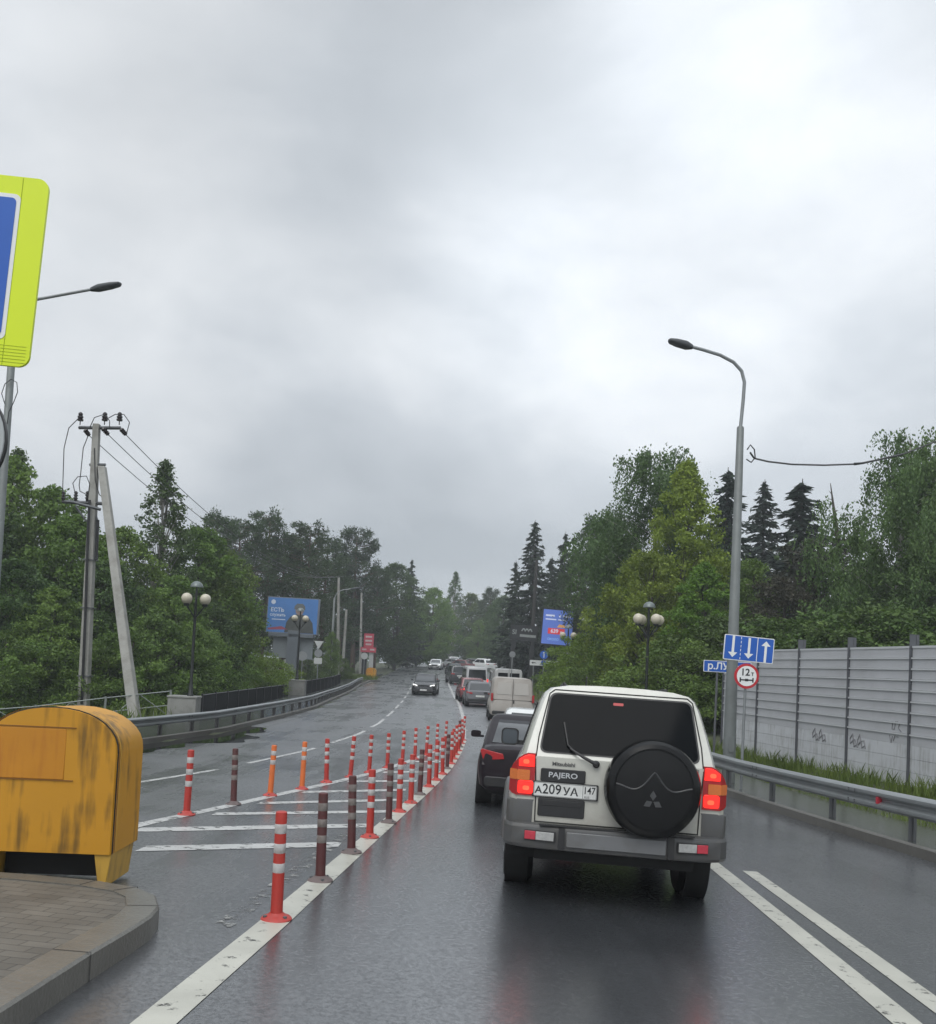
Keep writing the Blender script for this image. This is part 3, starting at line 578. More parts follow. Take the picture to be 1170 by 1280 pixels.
# ---- other cars: one builder, very different bodies
def car(name, label, cat, X, Y, yaw, paint_m, Lg=4.3, W=1.76, H=1.46, belt=.93, boot=.55, hood=1.15, rs=.55, fs=.75, wr=.31, toward=False, lit=0, group=None, van=False, gw=.80, plate_txt=None, rearglass=True, fn=G, zc=.28, tl='corner'):
    o = empty(name, (0, 0, 0), label, cat, group); on_ground(o, X, Y, yaw + (math.pi if toward else 0), fn)
    if toward: o.location = o.location - Matrix.Rotation(o.rotation_euler.z, 3, 'Z') @ Vector((0, Lg, 0)) * 1.0; o.location.z = fn(X, Y + Lg / 2) - (fn(X, Y + Lg) - fn(X, Y - .0)) / 2 * 0 + 0; on_ground(o, X, Y + Lg, yaw + math.pi, fn)
    hw = W / 2; g0, g1 = boot, Lg - hood
    zt = lambda y: belt + (.0 if boot < .2 else .03) if y <= g1 else belt - .02 - .16 * ((y - g1) / hood) ** 1.6
    b = MB(); rings = []
    for y, k, dz in ((0, .86, -.16), (.03, .92, -.06), (.10, .965, -.015), (.25, .99, 0), (.5, 1, 0), (Lg * .3, 1, 0), (Lg * .5, 1, 0), (g1, .995, 0), (g1 + hood * .35, .985, 0), (g1 + hood * .65, .97, 0), (Lg - .18, .93, -.02), (Lg - .06, .87, -.08), (Lg, .80, -.20)):
        t = zt(y) + dz; a = hw * k
        h = [(0, zc), (a * .86, zc), (a * .955, zc + .06), (a * .99, zc + .22), (a, (zc + belt) / 2 + .05), (a * .985, t - .20), (a * .945, t - .09), (a * .875, t - .03), (a * .77, t), (a * .4, t + .015), (0, t + .018)]
        rings.append([(x, y, z) for x, z in h] + [(-x, y, z) for x, z in reversed(h) if x > 0])
    b.loft(rings)
    gt0, gt1 = g0 + rs, g1 - fs; rows = []
    bw, tw = hw * .93, hw * gw
    vr = .26 if van else .14
    for z, f, k in ((belt - .04, 0, 1), (belt + .06, .12, 1), (H - vr, .82, 1), (H - vr * .45, .94, .965), (H - vr * .12, 1.0, .88), (H, 1.05, .70)):
        f2 = min(f, 1); y0 = g0 + (gt0 - g0) * f2; y1 = g1 + (gt1 - g1) * f2; ww = (bw + (tw - bw) * f2) * k
        if f > 1: y0 += .12; y1 -= .12
        ring = [(x * ww, (y0 + y1) / 2 + t * (y1 - y0) / 2, z) for x, t in rrect(2, 2, .13, 3)]
        rows.append(ring)
    b.loft(rows)
    b.build('body', [paint_m], o, ang=30)
    def gp(side, u, v, off):
        f = v; y0 = g0 + (gt0 - g0) * f; y1 = g1 + (gt1 - g1) * f; ww = bw + (tw - bw) * f; z = belt + (H - .05 - belt) * v
        if side == 'r': return Vector((u * ww * .96, y0 - off * 1.0, z))
        if side == 'f': return Vector((u * ww * .96, y1 + off, z))
        s = -1 if side == 'l' else 1; return Vector((s * (ww + off), y0 + (y1 - y0) * (u + 1) / 2, z))
    def pane(side, u0, u1, v0, v1, nm, m=None, off=.012):
        m = m or glass_c
        q = MB(); pts = [(u0, v0), (u1, v0), (u1 - (u1 - u0) * .02, v1), (u0 + (u1 - u0) * .02, v1)]
        q.add([gp(side, u, v, off) for u, v in pts] + [gp(side, u, v, -.02) for u, v in pts], [(0, 1, 2, 3), (7, 6, 5, 4), (0, 1, 5, 4), (1, 2, 6, 5), (2, 3, 7, 6), (3, 0, 4, 7)])
        return q.build(nm, m, o)
    if van:
        if rearglass: 
            for u0, u1 in ((-.80, -.06), (.06, .80)): pane('r', u0, u1, .22, .80, 'rear_window', rearglass if rearglass is not True else glass_d)
        q = MB(); q.box((0, -.006, (belt + H) / 2 - .25), (.018, .02, H - .65)); q.build('door_gap', seam_m, o)
        q = MB(); q.box((.06, -.015, belt - .12), (.05, .03, .14)); q.build('door_handle', black_t, o)
        pane('l', .5, .88, .1, .8, 'side_window'); pane('x', .5, .88, .1, .8, 'side_window')
    else:
        pane('r', -.86, .86, .10, .90, 'rear_window')
        for s in 'lx': pane(s, -.80, -.02, .10, .84, 'side_window'); pane(s, .02, .80, .10, .84, 'side_window')
    pane('f', -.88, .88, .06, .92, 'windscreen')
    for x in (-hw + .11, hw - .11):
        for y in (.78, Lg - .82): wheel(o, x, y, wr, .21)
    for s in (-1, 1):
        for y in (.78, Lg - .82): q = MB(); q.prism(circ(wr * 1.14, 20, y, wr * 1.02), YZ, s * (hw - .26), s * (hw + .003)); q.build('wheel_well', under_m, o)
    lens = mat('lit_tail', (.5, .02, .02), .3, emit=(1, .04, .03), estr=1.2) if lit else red_lens
    for s in (-1, 1):
        if van or tl == 'tall':
            q = MB(); q.box((s * hw * .90, .0, belt + (.0 if not van else .05)), (.10, .09, .34))
        else:
            q = MB(); q.prism([(hw * .52, belt - .17), (hw * .90, belt - .21), (hw * .965, belt - .06), (hw * .93, belt - .035), (hw * .55, belt - .09)], lambda u, v, t, s=s: (s * u, t + max(0, u - hw * .72) * .55, v), .10, -.05)
        q.build('tail_light', lens, o, bevel=.008)
        q = MB(); q.prism([(hw * .50, belt - .30), (hw * .86, belt - .29), (hw * .90, belt - .17), (hw * .60, belt - .22)], lambda u, v, t, s=s: (s * u, t - max(0, u - hw * .55) * .55, v), Lg - .15, Lg + .012)
        q.build('headlight', mat('headlamp', (.6, .62, .63), .1, 0, .1, 20, emit=(1, 1, .97), estr=1.6) if toward else mat('headlamp_off', (.4, .42, .44), .1), o, bevel=.01)
        mr = MB(); c_ = (s * (hw + .11), g1 - fs * .45, belt + .09); mr.loft([[(c_[0] + u * k, c_[1] + t, c_[2] + v * k) for u, v in rrect(.19, .13, .045)] for t, k in ((0, .95), (.03, 1), (.09, .7))]); mr.box((s * (hw + .0), c_[1] + .03, belt + .05), (.09, .04, .04)); mr.build('wing_mirror', paint_m if van is False else black_t, o)
    q = MB(); q.prism(rrect(W * .86, .16, .05, 4, 0, zc + .13), XZ, .05, -.035); q.build('bumper', black_t, o, bevel=.015); q = MB(); q.prism(rrect(W * .70, .12, .04, 4, 0, zc + .08), XZ, Lg - .2, Lg + .01); q.build('bumper', black_t, o, bevel=.015)
    q = MB(); q.prism(rrect(W * .46, .13, .03, 4, 0, belt - .27), XZ, Lg - .2, Lg + .005); q.build('grille', black_p, o, bevel=.01)
    pz = .36 if van else belt - .30
    q = MB(); q.box((0, -.028 if not van else -.04, pz), (.52, .02, .112)); q.box((0, Lg + .012, zc + .14), (.52, .012, .112)); q.build('licence_plate', plate_m, o)
    q = MB(); q.box((0, Lg / 2, zc - .03), (W * .8, Lg * .85, .12)); q.build('underbody', under_m, o)
    return o
P_ = lambda n, c, r=.25, d=.2: mat(n, c, r, 0, .06, 2, coat=.5, dirt=(.10, .095, .085), damt=d, dscale=2)
car('saloon_car', 'dark plum saloon car directly ahead of the white off-road car, its left half showing', 'car', 1.10, 14.75, R(2), mat('plum_paint', (.009, .005, .008), .3, 0, .1, 2, spec=.25, dirt=(.016, .014, .014), damt=.3), 4.4, 1.74, 1.45, .94, .70, 1.1, .95, .8, .32)
car('saloon_car', 'white saloon car whose roof just shows above the dark plum saloon', 'car', 1.62, 21.2, R(2), P_('white_paint', (.62, .63, .62)), 4.3, 1.72, 1.44, .92, .5, 1.1, .5, .8, .31)
dirty_van = mat('dirty_van_paint', (.33, .305, .275), .45, 0, .10, 1.2, dirt=(.22, .19, .16), damt=.6, dscale=1.1)
car('panel_van', 'dirty beige panel van with two windowless rear doors, behind the white saloon', 'van', 2.14, 42.2, R(0), dirty_van, 4.9, 2.06, 2.0, 1.05, .0, 1.2, .12, .5, .34, van=True, gw=.86, rearglass=mat('door_panel', (.36, .34, .31), .4, 0, .08, 2))
car('hatchback_car', 'grey hatchback with pale licence plate, left of the beige van', 'car', .93, 56.5, R(-3), P_('grey_paint', (.10, .10, .11)), 4.2, 1.74, 1.5, .95, .22, 1.0, .5, .8, .31)
car('estate_car', 'dark red car half hidden behind the grey hatchback', 'car', .55, 63.5, R(-5), P_('red_paint', (.14, .018, .022)), 4.3, 1.78, 1.62, 1.0, .12, 1.0, .35, .7, .33, lit=1)
car('minibus', 'white minibus with dark rear window and red lights, above the grey hatchback', 'minibus', .95, 76, R(-6), P_('dull_white_paint', (.42, .42, .42)), 5.0, 1.9, 2.3, 1.15, .0, .9, .15, .6, .34, lit=1, gw=.88, tl='tall')
car('pickup_car', 'dark off-road car leading the left file, past the dark red car', 'car', -.62, 96, R(-9), P_('dark_paint', (.03, .033, .038)), 4.5, 1.8, 1.85, 1.15, .1, 1.1, .25, .6, .36)
car('estate_car', 'black car near the crest, in front of the dark off-road car', 'car', -1.25, 118, R(-9), P_('black_car_paint', (.015, .015, .018)), 4.4, 1.75, 1.5, .95, .3, 1.1, .5, .8, .31)
car('delivery_van', 'tall pale grey delivery van just beyond the dirty beige van', 'van', 2.95, 64, R(-3), P_('pale_grey_paint', (.40, .40, .39)), 6.0, 2.1, 2.35, 1.15, .0, 1.0, .1, .5, .36, van=True, gw=.92, rearglass=True)
car('estate_car', 'white car at the very crest of the queue', 'car', -2.0, 158, R(-8), P_('white_paint', (.62, .63, .62)), 4.5, 1.8, 1.7, 1.05, .2, 1.1, .4, .7, .33, lit=1)
far_cars = [(578, 146, 'silver', (.34, .35, .36), 1.55), (590, 139, 'dark red', (.12, .03, .03), 1.5), (603, 150, 'grey', (.16, .165, .17), 1.6), (614, 138, 'tall white', (.6, .61, .6), 1.85), (626, 146, 'low white', (.58, .59, .58), 1.45), (641, 139, 'pale silver', (.42, .43, .43), 1.5)]
for px_, d_, cn, cc, hh in far_cars:
    p = far(px_, 836, d_)
    car('parked_car', f'{cn} car in the far jam at the crest, right of the road', 'car', p.x, d_, R(-60 + (px_ % 7) * 4), P_('far_' + cn.replace(' ', '_'), cc), 4.4, 1.78, hh, hh * .64, .3, 1.1, .5, .8, .32, group='cars jammed at the crest', fn=lambda x, y: G(0, y) + .02)
car('crossover_car', 'black oncoming car with lit headlights on the left carriageway', 'car', -3.0, 71.6, R(2), P_('black_car_paint', (.015, .015, .018)), 4.6, 1.85, 1.62, 1.02, .15, 1.2, .5, .8, .35, toward=True)
car('saloon_car', 'white oncoming car coming over the crest', 'car', -4.2, 134, R(4), P_('white_paint', (.62, .63, .62)), 4.5, 1.8, 1.5, .95, .5, 1.2, .6, .8, .33, toward=True)

# ================================================================== FLEXIBLE DELINEATOR POSTS
post_red = mat('post_red', (.40, .034, .024), .45, 0, .12, 8, dirt=(.16, .05, .04), damt=.45, dscale=7)
post_dark = mat('post_dark_red', (.085, .022, .022), .6, 0, .25, 9, dirt=(.05, .04, .035), damt=.7, dscale=8)
post_orange = mat('post_orange', (.62, .14, .03), .45, 0, .12, 8, dirt=(.25, .1, .05), damt=.4, dscale=7)
band_w = mat('band_white', (.46, .45, .44), .4, 0, .1, 14, dirt=(.20, .16, .14), damt=.65, dscale=12)
band_d = mat('band_dirty', (.20, .175, .16), .55, 0, .2, 14, dirt=(.08, .06, .055), damt=.7, dscale=12)
def make_post(kind, bands=3, h=.76):
    pm, bmn = {'red': (post_red, band_w), 'dark': (post_dark, band_d), 'orange': (post_orange, band_w)}[kind]
    o = empty('delineator_post', (0, 0, 0), 'x', 'traffic post')
    b = MB(); b.lathe([(.108, 0), (.108, .007), (.098, .018), (.068, .03), (.05, .045), (.045, .05)], n=24)
    b2 = MB()
    for k in range(3): a = 2.1 * k + .4; b2.lathe([(.014, .02), (.014, .034)], (.08 * math.cos(a), .08 * math.sin(a), 0), 6)
    bs = b.build('base', post_red if kind != 'dark' else mat('base_dirty', (.12, .09, .085), .6, 0, .3, 9), o); b2.build('bolt', galv_d, bs)
    b = MB(); b.lathe([(.044, .04), (.042, .08), (.040, h - .02), (.038, h - .005), (.03, h)], n=20); b.build('tube', pm, o)
    z = h - .085
    for k in range(bands):
        q = MB(); q.lathe([(.0405, z - .068), (.0417, z - .066), (.0417, z - .002), (.0405, z)], n=20, cap=False); q.build('reflective_band', bmn, o); z -= .138
    return o
protos = {}
def post(kind, x, y, label, group, bands=3, lean=(0, 0), h=1.):
    key = (kind, bands)
    if key not in protos: o = protos[key] = make_post(kind, bands)
    else: o = copy_tree(protos[key])
    o.location = (x, y, G(x, y) + .004); o.rotation_euler = (lean[0], lean[1], random.uniform(0, 6)); o.scale = (1, 1, h)
    o['label'] = label; o['group'] = group
ry_ = [6.6, 8.05, 9.6, 10.75, 12.15, 13.4, 14.6, 15.9, 17.3, 18.6, 19.9, 21.2, 22.5, 23.8, 25.1, 26.4, 27.7, 29.0, 30.3]
rk = ['red', 'dark', 'dark', 'red', 'dark', 'red', 'red', 'dark', 'red', 'red', 'red', 'dark', 'red', 'red', 'red', 'red', 'dark', 'red', 'red']
ordn = ['nearest', 'second', 'third', 'fourth', 'fifth', 'sixth', 'seventh', 'eighth', 'ninth', 'tenth', 'eleventh']
for i, (y, k) in enumerate(zip(ry_, rk)):
    cname = {'red': 'bright red', 'dark': 'dirty dark red', 'orange': 'orange'}[k]
    lb = f'{cname} banded post, {ordn[i]} from the camera on the solid white line' if i < 9 else 'small red post in the crowded far end of the row on the white line'
    post(k, RLX(y) + random.uniform(-.015, .015), y, lb, 'posts along the solid white line', lean=(random.uniform(-.04, .04), random.uniform(-.05, .03)), h=random.uniform(.98, 1.03))
lp_ = [(-3.31, 11.5, 'red'), (-3.07, 12.85, 'dark'), (-2.85, 14.2, 'orange'), (-2.58, 15.4, 'orange'), (-2.38, 16.75, 'red'), (-2.1, 17.95, 'red'), (-1.86, 19.1, 'red'), (-1.6, 20.4, 'red'), (-1.36, 21.7, 'red'), (-1.14, 23.0, 'red'), (-.92, 24.3, 'red'), (-.7, 25.7, 'red'), (-.5, 27.1, 'red')]
for i, (x, y, k) in enumerate(lp_):
    cname = {'red': 'bright red', 'dark': 'dirty dark red', 'orange': 'faded orange'}[k]
    lb = f'{cname} banded post, {ordn[i]} from the left on the hatched area\'s far edge' if i < 9 else 'thin red post at the far tip of the hatched area'
    post(k, x, y, lb, 'posts along the far edge of the hatched area', bands=2 if k == 'orange' else 3, lean=(random.uniform(-.03, .03), random.uniform(-.015, .06)), h=random.uniform(.98, 1.04))

# ================================================================== YELLOW IMPACT BUFFER behind the island
yel = mat('buffer_yellow', (.58, .30, .022), .5, 0, .12, 2.5, .1, 20, dirt=(.20, .10, .015), damt=.55, dscale=3)
def streaked(name, col, dark):
    m = mat(name, col, .5, 0, .12, 2.5, .1, 20); n = m.node_tree.nodes; L = m.node_tree.links; b = n['Principled BSDF']
    src = b.inputs['Base Color'].links[0].from_socket; t = n.new('ShaderNodeTexCoord'); mp = n.new('ShaderNodeMapping'); mp.inputs['Scale'].default_value = (14, 14, 1.6); L.new(t.outputs['Object'], mp.inputs['Vector'])
    q = n.new('ShaderNodeTexNoise'); q.inputs['Scale'].default_value = 1; q.inputs['Detail'].default_value = 6; L.new(mp.outputs[0], q.inputs['Vector'])
    q2 = n.new('ShaderNodeTexNoise'); q2.inputs['Scale'].default_value = 2.2; q2.inputs['Detail'].default_value = 3; L.new(t.outputs['Object'], q2.inputs['Vector'])
    mu = n.new('ShaderNodeMath'); mu.operation = 'MULTIPLY'; L.new(q.outputs['Fac'], mu.inputs[0]); L.new(q2.outputs['Fac'], mu.inputs[1])
    r = n.new('ShaderNodeMapRange'); r.inputs['From Min'].default_value = .24; r.inputs['From Max'].default_value = .38; r.inputs['To Max'].default_value = .8; L.new(mu.outputs[0], r.inputs['Value'])
    mx = n.new('ShaderNodeMix'); mx.data_type = 'RGBA'; L.new(r.outputs[0], mx.inputs['Factor']); L.new(src, mx.inputs[6]); mx.inputs[7].default_value = (*dark, 1); L.new(mx.outputs[2], b.inputs['Base Color']); return m
yel_s = streaked('buffer_yellow_stained', (.52, .245, .012), (.11, .06, .010))
yel_l = streaked('buffer_side_yellow', (.50, .295, .045), (.22, .13, .03))
org = streaked('buffer_orange', (.50, .205, .011), (.40, .14, .01))
def buffer_(x, y, rz, label, sc=1.):
    o = empty('crash_buffer', (x, y, G(x, y)), label, 'crash buffer', rz=rz); o.scale = (sc,) * 3
    def arch(hw, z0, zs, zt, n=18):
        pts = [(-hw, z0), (hw, z0)]
        for k in range(n + 1): a = math.pi * k / n; pts.append((hw * math.copysign(abs(math.cos(a)) ** .92, math.cos(a)), zs + (zt - zs) * math.sin(a) ** .92))
        return pts
    b = MB(); A = arch(.49, .25, 1.0, 1.33); B = arch(.51, .26, 1.0, 1.32)
    b.loft([[(u * .985, 0, v) for u, v in A], [(u, .02, v) for u, v in A], [(u * 1.0, .06, v) for u, v in A], [(u * 1.02, .56, v) for u, v in B], [(u * .97, .61, v) for u, v in B]])
    b.build('shell', [yel_s], o, ang=30)
    q = MB(); C = arch(.51, .265, 1.0, 1.345)
    q.loft([[(u * 1.0, y_, v) for u, v in C] for y_ in (.028, .055)], cap=False); q.loft([[(u * .985, y_, v) for u, v in C] for y_ in (.055, .028)], cap=False); q.build('rim_band', yel, o)
    q = MB(); q.tube([(u * 1.006, .027, v + .002) for u, v in A[2:]] , .006, 5); q.tube([(A[1][0] * 1.004, .027, A[1][1]), (A[2][0] * 1.004, .027, A[2][1])], .006, 5); q.build('lid_gap', seam_m, o)
    q = MB(); q.box((-.14, .0, .985), (.50, .010, .38)); q.build('front_panel', org, o, bevel=.006)
    for z in (.79, 1.185): q = MB(); q.box((-.12, -.003, z), (.60, .010, .007)); q.build('panel_ledge', mat('ledge_rust', (.20, .085, .012), .6), o)
    for s in (-1, 1):
        q = MB(); pf_ = [(s * .49, .27), (s * .36, .27), (s * .40, .02), (s * .46, .0)]
        q.loft([[(u, y_, v) for u, v in pf_] for y_ in (.02, .58)]); q.build('foot', yel_l, o, bevel=.006)
    q = MB(); q.box((0, .4, .15), (.74, .36, .22)); q.build('void_shade', under_m, o)  # black block stands in for the shaded void under the shell
    return o
buffer_(-3.085, 7.08, R(2.5), 'stained yellow rounded crash buffer behind the paved island on the left')
p = at(463, 851); buffer_(p.x, p.y, 0, 'far small yellow crash buffer on a grassy island by the left carriageway', 1.0)
# grassy tip of that far island
b = MB(); ring = [(p.x - 1.3 + 2.3 * math.cos(a), p.y - .2 + 2.6 * math.sin(a)) for a in [2 * math.pi * k / 24 for k in range(24)]]
b.loft([[(x, y, G(x, y) - .1) for x, y in ring], [(x, y, G(x, y) + .14) for x, y in ring]]); tag(b.build('kerb', kerb_m, ang=30), kind='structure')
ISL2 = (p.x - 1.3, p.y - .2)

# ================================================================== GUARDRAILS
def guardrail(label, pts, step, side, group='steel guardrails', reflect=(), lift=.0, slim=1., post_m=None):
    o = empty('guardrail', (pts[0][0], pts[0][1], G(*pts[0])), label, 'guardrail', group); base = o.location.copy()
    d = [0]
    for a, c in zip(pts, pts[1:]): d.append(d[-1] + math.hypot(c[0] - a[0], c[1] - a[1]))
    fx = lambda s: (float(np.interp(s, d, [q[0] for q in pts])), float(np.interp(s, d, [q[1] for q in pts])))
    prof = [(0, .44), (.035, .452), (.08, .485), (.085, .515), (.08, .535), (.012, .572), (.012, .608), (.08, .655), (.085, .675), (.08, .705), (.035, .738), (0, .75)]
    prof = [(t, .75 - (.75 - z) * slim) for t, z in prof]; prof = prof + [(t - .006, z) for t, z in reversed(prof)]
    b = MB(); rings = []; n = max(2, int(d[-1] / 1.0))
    for k in range(n + 1):
        s = d[-1] * k / n; x, y = fx(s); x2, y2 = fx(min(s + .3, d[-1])); x1, y1 = fx(max(s - .3, 0)); t = Vector((x2 - x1, y2 - y1)).normalized(); nn = Vector((-t.y, t.x)) * side
        rings.append([(x + nn.x * u - base.x, y + nn.y * u - base.y, G(x, y) + lift + z - base.z) for u, z in prof])
    b.loft(rings); b.build('beam', galv, o, ang=40)
    s = .5
    while s < d[-1]:
        x, y = fx(s); t0 = fx(s + .2); a = math.atan2(t0[1] - y, t0[0] - x)
        q = MB(); z = G(x, y) - base.z + lift - .12; nx, ny = -math.sin(a) * side, math.cos(a) * side; c0 = (x - base.x - nx * .085, y - base.y - ny * .085)
        q.box((*c0, z + .36), (.012, .12, .90), rz=a); q.box((c0[0], c0[1] + .0, z + .36), (.09, .010, .90), rz=a + 0)
        q.box((c0[0] + nx * .055, c0[1] + ny * .055, z + .36 + .36), (.10, .06, .20), rz=a); q.build('post', post_m or galv_d, o, smooth=False)
        s += step
    for s in reflect:
        x, y = fx(s); t0 = fx(s + .2); a = math.atan2(t0[1] - y, t0[0] - x); nx, ny = -math.sin(a) * side, math.cos(a) * side; z = G(x, y) + lift - base.z
        q = MB(); q.box((x - base.x + nx * .045, y - base.y + ny * .045, z + .59), (.035, .10, .10), rz=a); q.build('reflector', mat('bumper_red', (.42, .03, .05), .25), o)
    for s in np.arange(4, d[-1], 4.0):                      # splice bolts
        x, y = fx(s); t0 = fx(s + .2); a = math.atan2(t0[1] - y, t0[0] - x); nx, ny = -math.sin(a) * side, math.cos(a) * side; z = G(x, y) + lift - base.z; q = MB()
        for zz_ in (.50, .66, .69, .53):
            for e_ in (-.1, .1): q.box((x - base.x + nx * .088 + math.cos(a) * e_, y - base.y + ny * .088 + math.sin(a) * e_, z + zz_), (.022, .012, .022), rz=a)
        q.build('splice_bolt', galv_d, o, smooth=False)
    return o
guardrail('steel guardrail on the right kerb in front of the grey noise barrier', [(XR(y) + .28, y) for y in np.arange(3, 46, 1.0)], 2.5, 1, reflect=(11.2,), lift=.02)
guardrail('long curving steel guardrail along the left pavement', [(XL(y) - .30, y) for y in np.arange(14, 88, 1.0)], 2.0, -1, lift=-.13, slim=.76, post_m=mat('dark_rail_post', (.03, .03, .03), .6))

# ================================================================== NOISE BARRIER (right)
nb = empty('noise_barrier', (12.2 - .127 * 9, 9, -.6), 'tall grey panelled noise barrier behind the grass on the right', 'noise barrier')
nb_m = mat('barrier_grey', (.45, .455, .47), .5, .1, .07, 1.2, dirt=(.31, .31, .315), damt=.5, dscale=.9)
nb_l = streaked('barrier_pale', (.50, .51, .525), (.33, .33, .325))
nb_e = mat('barrier_edge', (.52, .53, .54), .4, .1, .06, 2)
nb_p = mat('barrier_post', (.09, .095, .105), .5, .2, .12, 3)
bx_ = lambda y: 12.2 - .127 * y; ang_b = math.atan2(1, -.127)
o0 = nb.location.copy(); ysb = [10.2 + 2.5 * k for k in range(9)]
for i, y in enumerate(ysb):
    q = MB(); c = Vector((bx_(y), y, 0)) - o0
    h = 3.44; q.box((c.x, c.y, h / 2 - .05), (.012, .10, h), rz=ang_b + R(90) - R(90)); 
    q.box((c.x - .075, c.y - .01, h / 2 - .05), (.065, .012, h), rz=ang_b + R(90)); q.box((c.x + .075, c.y, h / 2 - .05), (.065, .012, h), rz=ang_b + R(90)); q.build('post', nb_p, nb, smooth=False)
    if i == len(ysb) - 1: break
    y2 = ysb[i + 1]; cm = Vector(((bx_(y) + bx_(y2)) / 2, (y + y2) / 2, 0)) - o0; Lb = 2.5 * math.hypot(1, .127) - .04
    q = MB(); z = -.15
    for k in range(4): q.box((cm.x, cm.y, z + .145), (Lb, .09, .284), 1, rz=ang_b); z += .29
    for k in range(9):
        q.box((cm.x, cm.y, z + .096), (Lb, .09, .192), 0, rz=ang_b); 
        if k == 8: break
        q.box((cm.x - .03, cm.y, z + .213), (Lb, .085, .036), 2, rz=ang_b); z += .236
    q.box((cm.x, cm.y, z + .218), (Lb, .12, .05), 2, rz=ang_b); q.build('panel', [nb_m, nb_l, nb_e], nb, smooth=False)
    if i == 4:
        g = MB(); d_ = Vector((math.cos(ang_b), math.sin(ang_b), 0)); nrm = Vector((-1, -.127, 0)).normalized()
        for pts in ([(.0, .62), (.10, .70), (.06, .80), (.16, .84)], [(.2, .84), (.24, .66), (.32, .66), (.3, .82)], [(.1, .5), (.22, .52), (.26, .40)], [(.3, .5), (.34, .36), (.40, .52)]):
            g.tube([cm + d_ * (-.95 + u * 1.1) + nrm * .052 + Vector((0, 0, v + .05)) for u, v in pts], .012, 5)
        g.build('graffiti', mat('graffiti_dark', (.20, .20, .21), .6), nb)
    if i in (4, 5):
        g = MB(); d_ = Vector((math.cos(ang_b), math.sin(ang_b), 0)); nrm = Vector((-1, -.127, 0)).normalized()
        for k in range(4): a0 = (.45 if i == 4 else -.25) + k * .17; g.tube([cm + d_ * (a0 + u * 1.1) + nrm * .052 + Vector((0, 0, v * (.8 + .3 * (k % 2)) + .02)) for u, v in ((0, .2), (.05 + .03 * (k % 3), .42), (.16, .40 - .1 * (k % 2)), (.14, .2), (.03, .28))], .016, 5)
        g.build('graffiti', mat('graffiti_dark', (.20, .20, .21), .6), nb)

# ================================================================== LAMPS
dk_green = mat('lamp_iron', (.013, .016, .015), .45, .2, .2, 6)
globe_m = mat('globe_glass', (.46, .42, .33), .25, 0, .06, 3)
def park_lamp(x, y, z, label, h=4.3, phi=45, ng=4):
    o = empty('park_lamp', (x, y, z), label, 'street lamp', 'globe lamps on the bridge')
    b = MB(); b.lathe([(.12, 0), (.12, .12), (.09, .16), (.075, .5), (.06, .55), (.05, h - .75), (.06, h - .72), (.045, h - .55), (.04, h - .1), (.02, h)], n=14); b.build('pole', dk_green, o)
    for k in range(ng):
        a = 2 * math.pi * k / ng + R(phi); dx, dy = math.cos(a), math.sin(a); rr_ = .47
        q = MB(); q.tube([(dx * .04, dy * .04, h - 1.15), (dx * .2, dy * .2, h - .98), (dx * .38, dy * .38, h - .80), (dx * rr_, dy * rr_, h - .70)], .022, 6); q.lathe([(.09, h - .72), (.11, h - .68), (.10, h - .66)], (dx * rr_, dy * rr_, 0), 12); arm = q.build('arm', dk_green, o)
        q = MB(); q.sphere((dx * rr_, dy * rr_, h - .47), .20, 20, 12); q.build('globe', globe_m, arm)
    q = MB(); q.lathe([(.24, h - .02), (.235, h + .02), (.19, h + .12), (.1, h + .19), (.005, h + .21)], n=18); q.build('cap', mat('lamp_cap', (.13, .15, .145), .35, .3, .1, 4), o)
    return o
def lamp_at(px, pyt, pyb, d, label, ng=4):
    p = far(px, pyb, d); h = far(px, pyt, d).z - p.z; return park_lamp(p.x, p.y, p.z, label, h - .2, ng), p
# concrete pedestals, bridge fence
def pedestal(x, y, w_, h_, label):
    o = empty('concrete_pedestal', (x, y, T(x, y)), label, 'pedestal', 'concrete bridge pedestals'); b = MB(); b.box((0, 0, h_ / 2 - .1), (w_, .8, h_ + .2)); b.build('block', conc, o, smooth=False, bevel=.015); q = MB(); q.box((0, 0, h_ + .035), (w_ + .06, .86, .07)); q.build('cap', conc, o, smooth=False, bevel=.01); return o
P1 = far(231, 880, 35.0); P2 = far(372, 858, 58.5)
pedestal(P1.x, P1.y, 1.05, .85, 'stained concrete pedestal where the grey railing meets the black fence')
pedestal(P2.x, P2.y, 1.0, .95, 'concrete pedestal under the globe lamp before the billboard')
park_lamp(far(238, 868, 35).x, 35.0, T(P1.x, P1.y) + .85, 'globe lamp on the concrete pedestal beside the two-legged power pole', 4.15, 45 + 16.5)
park_lamp(far(371, 850, 58.5).x, 58.5, T(P2.x, P2.y) + 1.0, 'globe lamp standing before the blue billboard', 4.3, 45 + 10)
q_ = far(810, 800, 35.5); park_lamp(q_.x, q_.y, T(q_.x, q_.y), 'globe lamp in front of the bright green tree, right of the white off-road car', far(812, 752, 35.5).z - T(q_.x, q_.y) - .21, 35 - 11)
q_ = far(710, 800, 58.5); park_lamp(q_.x, q_.y, T(q_.x, q_.y), 'small far globe lamp in front of the blue advertising screen', far(712, 781, 58.5).z - T(q_.x, q_.y) - .21, 45 - 6)
